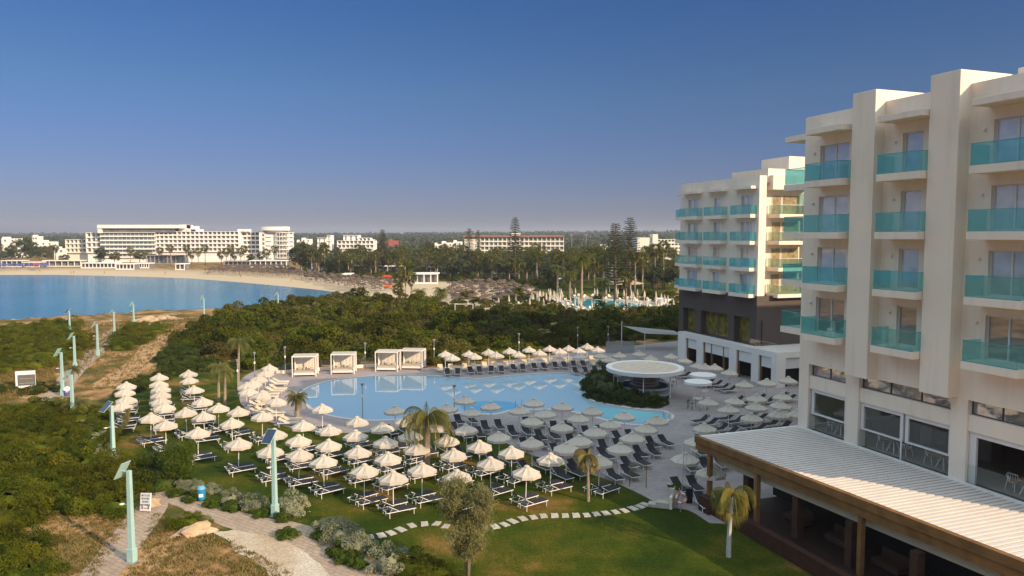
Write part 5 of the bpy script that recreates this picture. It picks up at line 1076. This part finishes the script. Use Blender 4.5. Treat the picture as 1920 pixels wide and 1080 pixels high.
# shade sail and timber screen in the dark corner behind the bar
t = empty('shade_sail', (*G(1225, 655), 0), 0, 'pale shade sail stretched above the dark corner beyond the bar', 'shade sail')
MB().quad((-4.5, 1, 3.4), (3.5, 2.5, 2.5), (4.2, -1.2, 2.3), (-1.5, -1.0, 2.5)).quad((-4.5, 1, 3.41), (-1.5, -1.0, 2.51), (4.2, -1.2, 2.31), (3.5, 2.5, 2.51)).build('sail', mat('grey_sail', (.30, .28, .26), .8, .05, 1), t); MB().bar((-4.6, 1, 0), (-4.6, 1, 4.1), .06).bar((-1.5, -1.1, 0), (-1.5, -1.1, 2.55), .05).bar((4.2, -1.2, 0), (4.2, -1.2, 2.4), .05).build('mast', M_white, t)
t = empty('timber_screen', (*G(1162, 662), 0), 0, 'grey slatted screen fence in the dark corner left of the shade sail', 'fence')
mb = MB()
for k in range(26): mb.box(-2 + k * .16, -1.88 + k * .16, 0, .05, 0.08, 1.7)
mb.build('slats', M_greym, t); MB().box(-2, 2.1, .06, .12, 1.2, 1.3).build('rail', M_greym, t)
# ================================================================== SECOND POOL AND BEACH
P2 = smooth_poly(GP([(1060, 565), (1075, 561), (1130, 563), (1180, 568), (1215, 574), (1190, 578), (1130, 580), (1085, 577), (1062, 572)]), 4)
sheet('second_pool_deck', offset(P2, 7), .03, mat('pale_deck', (.5, .44, .36), .8, .1, .4)); sheet('second_pool_water', P2, .06, M_poolt)
def closed_parasol():
    t = empty('closed_parasol', (0, 0, 0)); MB().lathe([(.16, .9), (.26, 1.2), (.2, 1.9), (.06, 2.6), (.01, 2.75)], 8).build('folded_canopy', M_canvas, t); MB().bar((0, 0, 0), (0, 0, 1.0), .04, n=5).build('pole', M_pole, t); return t
def white_bed():
    return link('white_sunbed', MB().box(0, 1.3, -.32, .32, .28, .36).bar((.1, -.25, 0), (.1, -.25, .28), .03, n=4).bar((1.2, .25, 0), (1.2, .25, .28), .03, n=4).quad((0, -.32, .36), (0, .32, .36), (-.55, .32, .75), (-.55, -.32, .75)).mesh('white_sunbed', mat('white_sunbed_sling', (.7, .64, .55), .7, .08, 2)))
CP = closed_parasol(); WB = white_bed(); rs = random.Random(9)
ring_ = offset(P2, 4); d_ = distpoly
cnt = 0; pos = poisson(offset(P2, 9) , 2.6, 77, [offset(P2, 1.0)])
pos += poisson(GP([(930, 578), (1000, 566), (1060, 560), (1062, 580), (1000, 582)]), 3.2, 78)
for x, y in pos:
    if rs.random() < .62: place(CP, (x, y, .03), 0, rs.uniform(.9, 1.1), 'closed white parasol on the terrace of the second pool', 'parasol', 'closed white parasols by the second pool')
    place(WB, (x + .9, y, .03), rs.uniform(-.6, .6) - 1.4, 1, 'white sunbed on the terrace of the second pool', 'sunbed', 'white sunbeds by the second pool')
for i, (px, py, w_, h_, d) in enumerate([(1245, 571, 5, 1.6, 'white curved bar counter right of the second pool'), ]):
    t = empty('pool_counter', (*G(px, py), 0), .3, d, 'bar counter'); MB().lathe([(2.2, 0), (2.3, 1.5), (2.1, 1.5)], 24).build('counter', M_whitef, t)
t = empty('beige_marquee', (*G(1165, 545), 0), 0, 'wide beige tent roof behind the second pool', 'tent'); MB().lathe([(7, 2.3), (4, 3.0), (1.2, 4.0), (.1, 4.4)], 16, cap=False).build('tent_roof', mat('tent_canvas', (.5, .40, .27), .9, .06, .5), t)
for k in range(6): MB().bar((6.6 * math.cos(k), 6.6 * math.sin(k), 0), (6.6 * math.cos(k), 6.6 * math.sin(k), 2.35), .1).build('pole', M_white, t)
# thatched beach parasols
def thatch():
    return link('thatched_parasol', MB().lathe([(1.45, 1.85), (1.4, 1.95), (.7, 2.3), (.05, 2.6)], 9).bar((0, 0, 0), (0, 0, 1.9), .07, n=5).mesh('thatched_parasol', M_thatch))
TH = thatch()
fields = [(GP([(385, 512), (420, 503), (470, 501), (540, 504), (560, 512), (545, 520), (480, 517)]), 'before the round hotel tower'), (GP([(560, 513), (640, 520), (735, 530), (740, 542), (680, 543), (600, 528), (560, 522)]), 'along the middle of the beach'), (GP([(840, 538), (900, 530), (960, 535), (1010, 552), (1000, 568), (900, 575), (860, 572), (845, 560)]), 'in the dense field behind the thicket')]
allp = []
for poly, nm in fields: allp += [(x, y, nm) for x, y in poisson(poly, 3.0, 5)]
allp.sort(key=lambda p: p[1])
for x, y, nm in allp[:295]: place(TH, (x, y, 0), rs.uniform(0, 6), rs.uniform(.68, .85), 'brown thatched parasol ' + nm, 'parasol', 'thatched beach parasols ' + nm)
V = []; F = []; tm = TH.data; tv = np.array([v.co[:] for v in tm.vertices])
mbx = MB()
for x, y, nm in allp[295:1100]: mbx.lathe([(1.1, 1.5), (.05, 2.1)], 6, (x, y)); mbx.box(x - .05, x + .05, y - .05, y + .05, 0, 1.5)
if mbx.v: tag(mbx.build('far_thatched_parasols', M_thatch), 'massed brown thatched parasols far along the beach', 'parasols', kind='stuff')
# sunbeds under the thatch: one mesh per front row bed
BB = link('beach_sunbed', MB().box(0, 1.9, -.35, .35, .25, .35).box(.1, .2, -.3, .3, 0, .25).box(1.6, 1.7, -.3, .3, 0, .25).mesh('beach_sunbed', mat('beach_bed', (.42, .34, .28), .8, .2, 2, obj_rand=.3)))
for k, (x, y, nm) in enumerate(allp[:220]): place(BB, (x + 1.2, y - .6, 0), 2.2 + rs.uniform(-.2, .2), 1, 'pale sunbed beside a brown thatched parasol ' + nm, 'sunbed', 'beach sunbeds ' + nm)
# blue parasols at the left of the far beach
def blue_par(mt): return link('beach_parasol', MB().lathe([(1.1, 1.9), (.6, 2.15), (.03, 2.35)], 8).bar((0, 0, 0), (0, 0, 2), .05, n=5).mesh('beach_parasol', mt))
BP = blue_par(M_bluec); RP = blue_par(M_red)
for k, (x, y) in enumerate(poisson(GP([(-20, 507), (-20, 499), (90, 499), (92, 505), (60, 506)]), 3.2, 6)[:70]): place(BP, (x, y, 0), 0, 1, 'dark blue parasol on the far left beach', 'parasol', 'blue parasols on the far left beach')
for k, (px, py) in enumerate([(67, 505), (70, 506), (722, 533), (728, 533)]): place(RP, (*G(px, py), 0), 0, 1.4, 'red parasol on the beach, %s from the left' % ORD[k], 'parasol', 'red parasols on the beach')
t = empty('orange_kiosk', (*G(728, 541), 0), 0, 'small orange lifeguard cube below the red parasols', 'kiosk'); MB().box(-1.2, 1.2, -.6, .6, .3, 1.2).box(-1.1, -1, -.5, .5, 0, .3).box(1, 1.1, -.5, .5, 0, .3).build('body', mat('orange_paint', (.65, .16, .05), .6, .1, 1), t); MB().box(-1.25, 1.25, -.65, .65, 1.21, 1.28).build('lid', M_red, t)
# beach goers
def person_mesh(pose):
    me_ = bpy.data.meshes.new('person'); st_ = .22 * pose
    vs = [(0, 0, .95), (0, 0, 1.2), (0, 0, 1.42), (0, 0, 1.52), (0, 0, 1.66), (.1, 0, .9), (.11, st_, .5), (.11, st_ * .6, .05), (-.1, 0, .9), (-.11, -st_, .5), (-.11, -st_ * 1.4, .05), (.19, 0, 1.4), (.24, .06, 1.12), (.25, .14, .88), (-.19, 0, 1.4), (-.24, -.06, 1.12), (-.25, -.12, .88)]
    es = [(0, 1), (1, 2), (2, 3), (3, 4), (0, 5), (5, 6), (6, 7), (0, 8), (8, 9), (9, 10), (2, 11), (11, 12), (12, 13), (2, 14), (14, 15), (15, 16)]
    me_.from_pydata(vs, es, []); me_.materials.append(M_skin); o = link('person', me_); sk = o.modifiers.new('skin', 'SKIN')
    rad = [.13, .13, .14, .055, .1, .1, .065, .04, .1, .065, .04, .06, .045, .03, .06, .045, .03]
    for i, rv in enumerate(rad): me_.skin_vertices[0].data[i].radius = (rv, rv)
    me_.skin_vertices[0].data[0].use_root = True; sb = o.modifiers.new('sub', 'SUBSURF'); sb.levels = 1; sb.render_levels = 1
    return o
prs = [person_mesh(.4), person_mesh(1.0)]
for k, (px, py) in enumerate([(75, 512), (133, 515), (138, 515), (196, 515.5), (288, 512), (310, 516), (390, 517), (451, 523), (546, 531), (596, 527), (260, 508), (252, 509)]):
    o = place(prs[k % 2], (*G(px, py, -1.2), -1.0), k * 1.7, 1.05, '%s beachgoer from the left, standing on the far sand' % ORD[sorted([75, 133, 138, 196, 288, 310, 390, 451, 546, 596, 260, 252]).index(px)], 'person', 'people on the far beach')
# ================================================================== FAR BUILDINGS
def far_block(parent, px0, px1, ytop, ybase, Yd, floors, bays, depth=12, wall=M_whitef, rail=True, fins=True, yoff=0, winw=.7, first=0, hollow_top=0, count=[0]):
    x0 = atY(px0, Yd)[0]; x1 = atY(px1, Yd)[0]; zt = atY(0, Yd, ytop)[2]; zb = atY(0, Yd, ybase)[2]; fh = (zt - zb) / floors; ox, oy = parent.location.x, parent.location.y
    L_ = MB().box(x0 - ox, x1 - ox, Yd - oy + 1.2, Yd - oy + depth, 0, zt); L_.build('wall', wall, parent)
    Sl = MB()
    for f in range(floors + 1):
        z = zb + f * fh; Sl.box(x0 - ox - .02, x1 - ox + .02, Yd - oy - .05, Yd - oy + 1.19, z - .16, z + .12)
        if rail and f < floors: Sl.box(x0 - ox, x1 - ox, Yd - oy, Yd - oy + .1, z + .12, z + .75)
    if fins:
        for b in range(bays + 1): c = x0 + (x1 - x0) * b / bays - ox; Sl.box(c - .17, c + .17, Yd - oy - .02, Yd - oy + 1.18, zb + .12, zt - .16)
    Sl.build('balcony_grid', wall, parent)
    for f in range(first, floors):
        for b in range(bays):
            c0 = x0 + (x1 - x0) * (b + .5 - winw / 2) / bays - ox; c1 = x0 + (x1 - x0) * (b + .5 + winw / 2) / bays - ox; z = zb + f * fh
            MB().box(c0, c1, Yd - oy + 1.12, Yd - oy + 1.195, z + .2, z + fh * .86).build('window', M_fpane, parent)
YH = 470
t = empty('long_white_hotel', (atY(240, YH)[0], YH, 0), 0, 'long white beach hotel with glass top floor across the bay', 'hotel building')
far_block(t, 187, 291, 436, 483, YH, 6, 13, 16, fins=False, winw=.86)
mb = MB(); x0, x1 = atY(185, YH)[0] - t.location.x, atY(345, YH)[0] - t.location.x; z0 = atY(0, YH, 428)[2]; z1 = atY(0, YH, 421.5)[2]
mb.box(x0, x1, -1.5, 14, z0, z1).box(x0, x0 + 2.4, -1, 14, z0 - 3, z0); mb.build('roof_slab', M_whitef, t); MB().box(x0 + 2.5, x1 - 6, .2, 13, atY(0, YH, 436)[2], z0).build('penthouse_glass', M_fpane, t)
t2 = empty('white_hotel_middle_wing', (atY(370, YH)[0], YH, 0), 0, 'long middle wing of the white beach hotel with a regular grid of balconies', 'hotel building')
far_block(t2, 290, 447, 434, 472, YH + 1, 5, 19, 14)
far_block(t2, 310, 445, 474, 492, YH + 3, 1, 1, 10, rail=False, winw=.9)
mb = MB(); ox = t2.location.x
for a0, a1, yt in ((330, 345, 421), (344, 370, 430), (353, 362, 424), (441, 461, 429.5)): mb.box(atY(a0, YH)[0] - ox, atY(a1, YH)[0] - ox, 4, 10, atY(0, YH, 434)[2], atY(0, YH, yt)[2])
mb.build('rooftop_box', M_whitef, t2)
t3 = empty('white_hotel_shaded_wing', (atY(470, YH)[0], YH, 0), 0, 'set back shaded wing of the white beach hotel left of the round tower', 'hotel building')
far_block(t3, 447, 486, 435, 476, YH + 8, 5, 5, 14, winw=.85)
t4 = empty('round_hotel_tower', (atY(514, YH)[0], YH, 0), 0, 'white hotel tower with curved balconies and oval roof slab', 'hotel building')
zt = atY(0, YH, 436)[2]; zb = atY(0, YH, 484)[2]; fh = (zt - zb) / 6
MB().box(-9.5, 8.4, 0, 13, 0, zt).build('wall', M_whitef, t4)
mb = MB()
for f in range(7):
    z = zb + f * fh; pl = [(1.0, 0)] + [(5.2 + 4.6 * math.cos(a_), -.2 + 2.6 * math.sin(a_)) for a_ in np.linspace(-math.pi, 0, 12)] + [(9.8, 10), (1.0, 10)]; mb.prism(pl, z - .15, z + .15)
for k in range(8): a_ = -math.pi + math.pi * k / 7; mb.bar((5.2 + 4.5 * math.cos(a_), -.2 + 2.5 * math.sin(a_), zb), (5.2 + 4.5 * math.cos(a_), -.2 + 2.5 * math.sin(a_), zt), .16, n=4)
mb.build('curved_balconies', M_whitef, t4)
for f in range(6):
    for k in range(4): MB().box(1.6 + k * 1.7, 2.8 + k * 1.7, -.06, 0, zb + f * fh + .3, zb + f * fh + fh * .85).build('window', M_fpane, t4)
    MB().box(-4.5, -1.6, -.9, -.001, zb + f * fh - .1, zb + f * fh + .5).build('stair_balcony', M_whitef, t4); MB().box(-7.5, -6.2, -.06, 0, zb + f * fh + .3, zb + f * fh + 2).build('window', M_fpane, t4)
pl = [(-.9 + 9.6 * math.cos(a_), 4 + 6 * math.sin(a_)) for a_ in np.linspace(0, 2 * math.pi, 30)[:-1]]; z = atY(0, YH, 432)[2]; MB().prism(pl, z, atY(0, YH, 425)[2]).build('roof_slab', M_whitef, t4); MB().prism([(x * .8, y) for x, y in pl], zt + .001, z).build('roof_glazing', M_fpane, t4)
t5 = empty('low_white_hotel', (atY(140, YH)[0], YH, 0), 0, 'small white block left of the long white hotel', 'building'); far_block(t5, 122, 160, 449, 474, YH + 10, 3, 5, 12, M_farcream, winw=.5)
t6 = empty('white_stair_block', (atY(175, YH)[0], YH, 0), 0, 'white end block with glazed stair at the left of the long hotel', 'building'); far_block(t6, 161, 188, 436, 474, YH + 4, 4, 3, 14, winw=.6)
# podium terraces of the hotel
def simple_pav(px0, px1, ytop, ybase, Yd, lab, cat='pavilion', col=M_whitef, bays=6, depth=6, name='beach_pavilion', posts=True):
    x0 = atY(px0, Yd)[0]; x1 = atY(px1, Yd)[0]; zt = atY(0, Yd, ytop)[2]; w_ = (x1 - x0)
    t = empty(name, ((x0 + x1) / 2, Yd, 0), 0, lab, cat)
    MB().box(-w_ / 2, w_ / 2, -.6, depth, zt - .45, zt).build('roof', col, t); MB().box(-w_ / 2 + .3, w_ / 2 - .3, 1.2, depth - .3, -1.5, zt - .45).build('glazed_wall', M_fpane, t)
    mb = MB()
    for k in range(bays + 1): c = -w_ / 2 + .2 + (w_ - .4) * k / bays; mb.box(c - .15, c + .15, -.3, 0, -1.5, zt - .45)
    mb.box(-w_ / 2, w_ / 2, -.5, -.4, -1.5, .5); mb.build('posts_and_parapet', col, t); return t
simple_pav(150, 215, 492.5, 503, 385, 'left half of the long white beach restaurant on the sand', bays=9)
simple_pav(215, 250, 494, 507, 370, 'right part of the white beach restaurant nearest the water', bays=5)
simple_pav(250, 278, 493, 502, 385, 'low white kiosk right of the beach restaurant')
simple_pav(272, 345, 478, 494, 440, 'glass fronted terrace pavilion at the foot of the long hotel', bays=9, col=M_greym)
simple_pav(418, 470, 489, 500, 400, 'low dark pergola behind the thatched parasols', bays=6, col=M_greym)
simple_pav(467, 537, 488, 502, 395, 'white pergola at the foot of the round tower', bays=7)
simple_pav(327, 345, 494, 505, 365, 'small white lifeguard hut on the far sand', bays=2)
simple_pav(0, 40, 488, 501, 400, 'white beach house at the left edge of the picture', bays=4, col=M_farcream)
simple_pav(42, 72, 491, 502, 398, 'second low beach house from the left', bays=3, col=M_farcream)
simple_pav(78, 150, 488, 498, 405, 'long low cream wall building behind the left beach', bays=6, col=M_farcream)
simple_pav(640, 657, 513, 521, 290, 'small white box hut among the thatched parasols', bays=2)
simple_pav(768, 821, 512, 525, 262, 'flat roofed white beach bar behind the palms', bays=4)
simple_pav(823, 855, 572, 590, 170, 'small brown hut with pale roof under the date palms', bays=3, col=mat('hut_roof', (.5, .42, .32), .8, .1, 1), depth=4)
simple_pav(660, 760, 498, 511, 330, 'white bungalow row behind the palm grove, left', bays=6); simple_pav(780, 860, 500, 512, 330, 'white bungalow row behind the palm grove, middle', bays=6); simple_pav(925, 975, 502, 514, 330, 'white bungalow behind the palm grove, right', bays=4)
simple_pav(575, 605, 475, 508, 360, 'pale yellow building right of the rounded tree', bays=2, col=M_farcream); simple_pav(1130, 1200, 480, 530, 300, 'white building behind the pair of Norfolk pines', bays=4); simple_pav(1030, 1075, 500, 525, 290, 'white villa behind the date palms', bays=3)
# terracotta roofed hotel
YT = 520
t = empty('terracotta_roof_hotel', (atY(960, YT)[0], YT, 0), 0, 'long cream hotel with thin terracotta roof above the palm grove', 'hotel building')
far_block(t, 900, 1057, 445, 487, YT, 5, 19, 14, M_farcream, winw=.66)
x0, x1 = atY(868, YT)[0] - t.location.x, atY(1058, YT)[0] - t.location.x; z1 = atY(0, YT, 441)[2]; MB().box(x0, x1, -1.2, 15, z1 - 1.2, z1).build('roof', M_terra, t); MB().box(x0 + 1, atY(900, YT)[0] - t.location.x, 1, 14, 0, z1 - 1.2).build('end_wall', M_farcream, t)
MB().box(atY(959, YT)[0] - t.location.x, atY(976, YT)[0] - t.location.x, 1, 8, z1, z1 + 1.6).build('lift_tower', M_whitef, t)
# white hotel cluster centre left
YC = 560
t = empty('white_terraced_hotel', (atY(640, YC)[0], YC, 0), 0, 'white stepped hotel cluster above the grove, centre left', 'hotel building')
far_block(t, 632, 700, 451, 466, YC, 2, 9, 14, winw=.6); far_block(t, 643, 672, 441, 451, YC + 3, 1, 3, 10, winw=.3, rail=False, fins=False); far_block(t, 672, 694, 446, 451, YC + 2, 1, 3, 9, winw=.5, rail=False)
far_block(t, 594, 612, 446, 462, YC, 2, 2, 10, winw=.2, rail=False, fins=False); far_block(t, 612, 620, 441, 462, YC + 1, 2, 1, 10, winw=.2, rail=False, fins=False)
# right white hotel with stair tower
YR = 330
t = empty('white_hotel_with_stair_tower', (atY(1235, YR)[0], YR, 0), 0, 'white hotel with square stair tower left of the far wing', 'hotel building')
mb = MB(); ox = t.location.x
mb.box(atY(1195, YR)[0] - ox, atY(1225, YR)[0] - ox, 0, 14, 0, atY(0, YR, 445.5)[2]); mb.build('wall', M_farcream, t); MB().box(atY(1223, YR)[0] - ox, atY(1233, YR)[0] - ox, -1, 6, 0, atY(0, YR, 439)[2]).build('stair_tower', M_farcream, t)
far_block(t, 1233, 1285, 449, 477, YR + 2, 4, 8, 13, M_farcream, winw=.7); MB().box(atY(1195, YR)[0] - ox, atY(1285, YR)[0] - ox, -3, -.5, 0, atY(0, YR, 483)[2]).build('lower_wing', M_farcream, t)
# small far houses
HS = [(2, 30, 447, 458, 600, 'white house with blue glass at the far left'), (10, 42, 458, 466, 560, 'low white house below the glass one at the far left'), (60, 70, 443, 462, 640, 'white church like tower behind the big left tree'), (75, 98, 453, 462, 620, 'pale villas right of the left church tower'), (565, 582, 448, 454, 760, 'small white villas left of the stepped hotel'), (556, 562, 452, 457, 700, 'tiny white house right of the round tower'), (728, 745, 451, 458, 700, 'small red and white building behind the Norfolk pine'), (828, 850, 455, 462, 620, 'white villas left of the terracotta roofed hotel'), (815, 826, 458, 464, 600, 'cream villa further left of the terracotta roofed hotel'), (1125, 1160, 461, 468, 700, 'beige houses below the wooded ridge'), (850, 866, 453, 462, 640, 'white house touching the left end of the terracotta hotel'), (100, 118, 466, 475, 520, 'low white villa left of the small white block')]
for px0, px1, yt, yb_, Yd, d in HS:
    x0, x1 = atY(px0, Yd)[0], atY(px1, Yd)[0]; zt = atY(0, Yd, yt)[2]; w_ = x1 - x0; t = empty('distant_house', ((x0 + x1) / 2, Yd, 0), 0, d, 'house', 'distant houses')
    MB().box(-w_ / 2, w_ / 2, 0, 8, 0, zt).box(-w_ / 2, -w_ / 6, 1, 6, zt, zt + 1.2).build('wall', mat('red_wall', (.35, .08, .06), .8, .1, 1) if 'red and' in d else M_whitef, t)
    for k in range(max(2, int(w_ / 4))): c = -w_ / 2 + (k + .5) * w_ / max(2, int(w_ / 4)); MB().box(c - .7, c + .7, -.06, -.001, zt - 2.6, zt - 1.1).build('window', M_fpane, t)
rs = random.Random(12)
for k in range(34):
    Yd = rs.uniform(900, 2300); x = rs.uniform(-.68, .45) * Yd; w_ = rs.uniform(3, 6) * (1 + Yd / 2500); g0 = float(terr(np.array(x), np.array(Yd))); t = empty('distant_house', (x, Yd, g0), 0, 'tiny pale house scattered in the wooded hills on the horizon', 'house', 'tiny houses in the hills')
    MB().box(-w_, w_, 0, 8, 0, 3.5 + Yd / 600).build('wall', M_farcream if k % 2 else M_whitef, t); MB().box(-w_ * .5, w_ * .5, -.1, 0, 2, 3.5).build('window', M_fpane, t)
for px, yt, yb_, Yd, d in [(1072, 441, 472, 420, 'thin floodlight mast right of the terracotta roofed hotel'), (1099, 441, 470, 420, 'second thin mast below the wooded ridge')]:
    x = atY(px, Yd)[0]; t = empty('mast', (x, Yd, 0), 0, d, 'mast', 'thin masts'); MB().bar((0, 0, 0), (0, 0, atY(0, Yd, yt)[2]), .22, .15).build('pole', M_greym, t); MB().box(-.9, .9, -.1, .1, atY(0, Yd, yt)[2], atY(0, Yd, yt)[2] + .4).build('lamp_bar', M_greym, t)
# white goal like frame in the thicket
t = empty('goal_frame', (*G(870, 600), 0), 0, 'white goal frame standing among the dark bushes behind the thicket', 'goal frame'); MB().bar((-1.8, 0, 0), (-1.8, 0, 3.2), .07).bar((1.8, 0, 0), (1.8, 0, 3.2), .07).bar((-1.8, 0, 3.2), (1.8, 0, 3.2), .07).build('posts', M_white, t)
# ================================================================== HAZE
HZD = .00017
if HZD:
    mb = MB().box(-1830, 2430, -150, 5630, -7, 66); me = mb.mesh('haze', MATS['parasol_pole'])
    m = bpy.data.materials.new('haze_air'); m.use_nodes = True; N = m.node_tree.nodes; N.remove(N['Principled BSDF'])
    pv = N.new('ShaderNodeVolumePrincipled'); pv.inputs['Color'].default_value = (.85, .87, .95, 1); pv.inputs['Density'].default_value = HZD; pv.inputs['Anisotropy'].default_value = .2
    m.node_tree.links.new(pv.outputs[0], N['Material Output'].inputs['Volume']); me.materials.clear(); me.materials.append(m)
    o = link('haze', me); tag(o, kind='stuff')
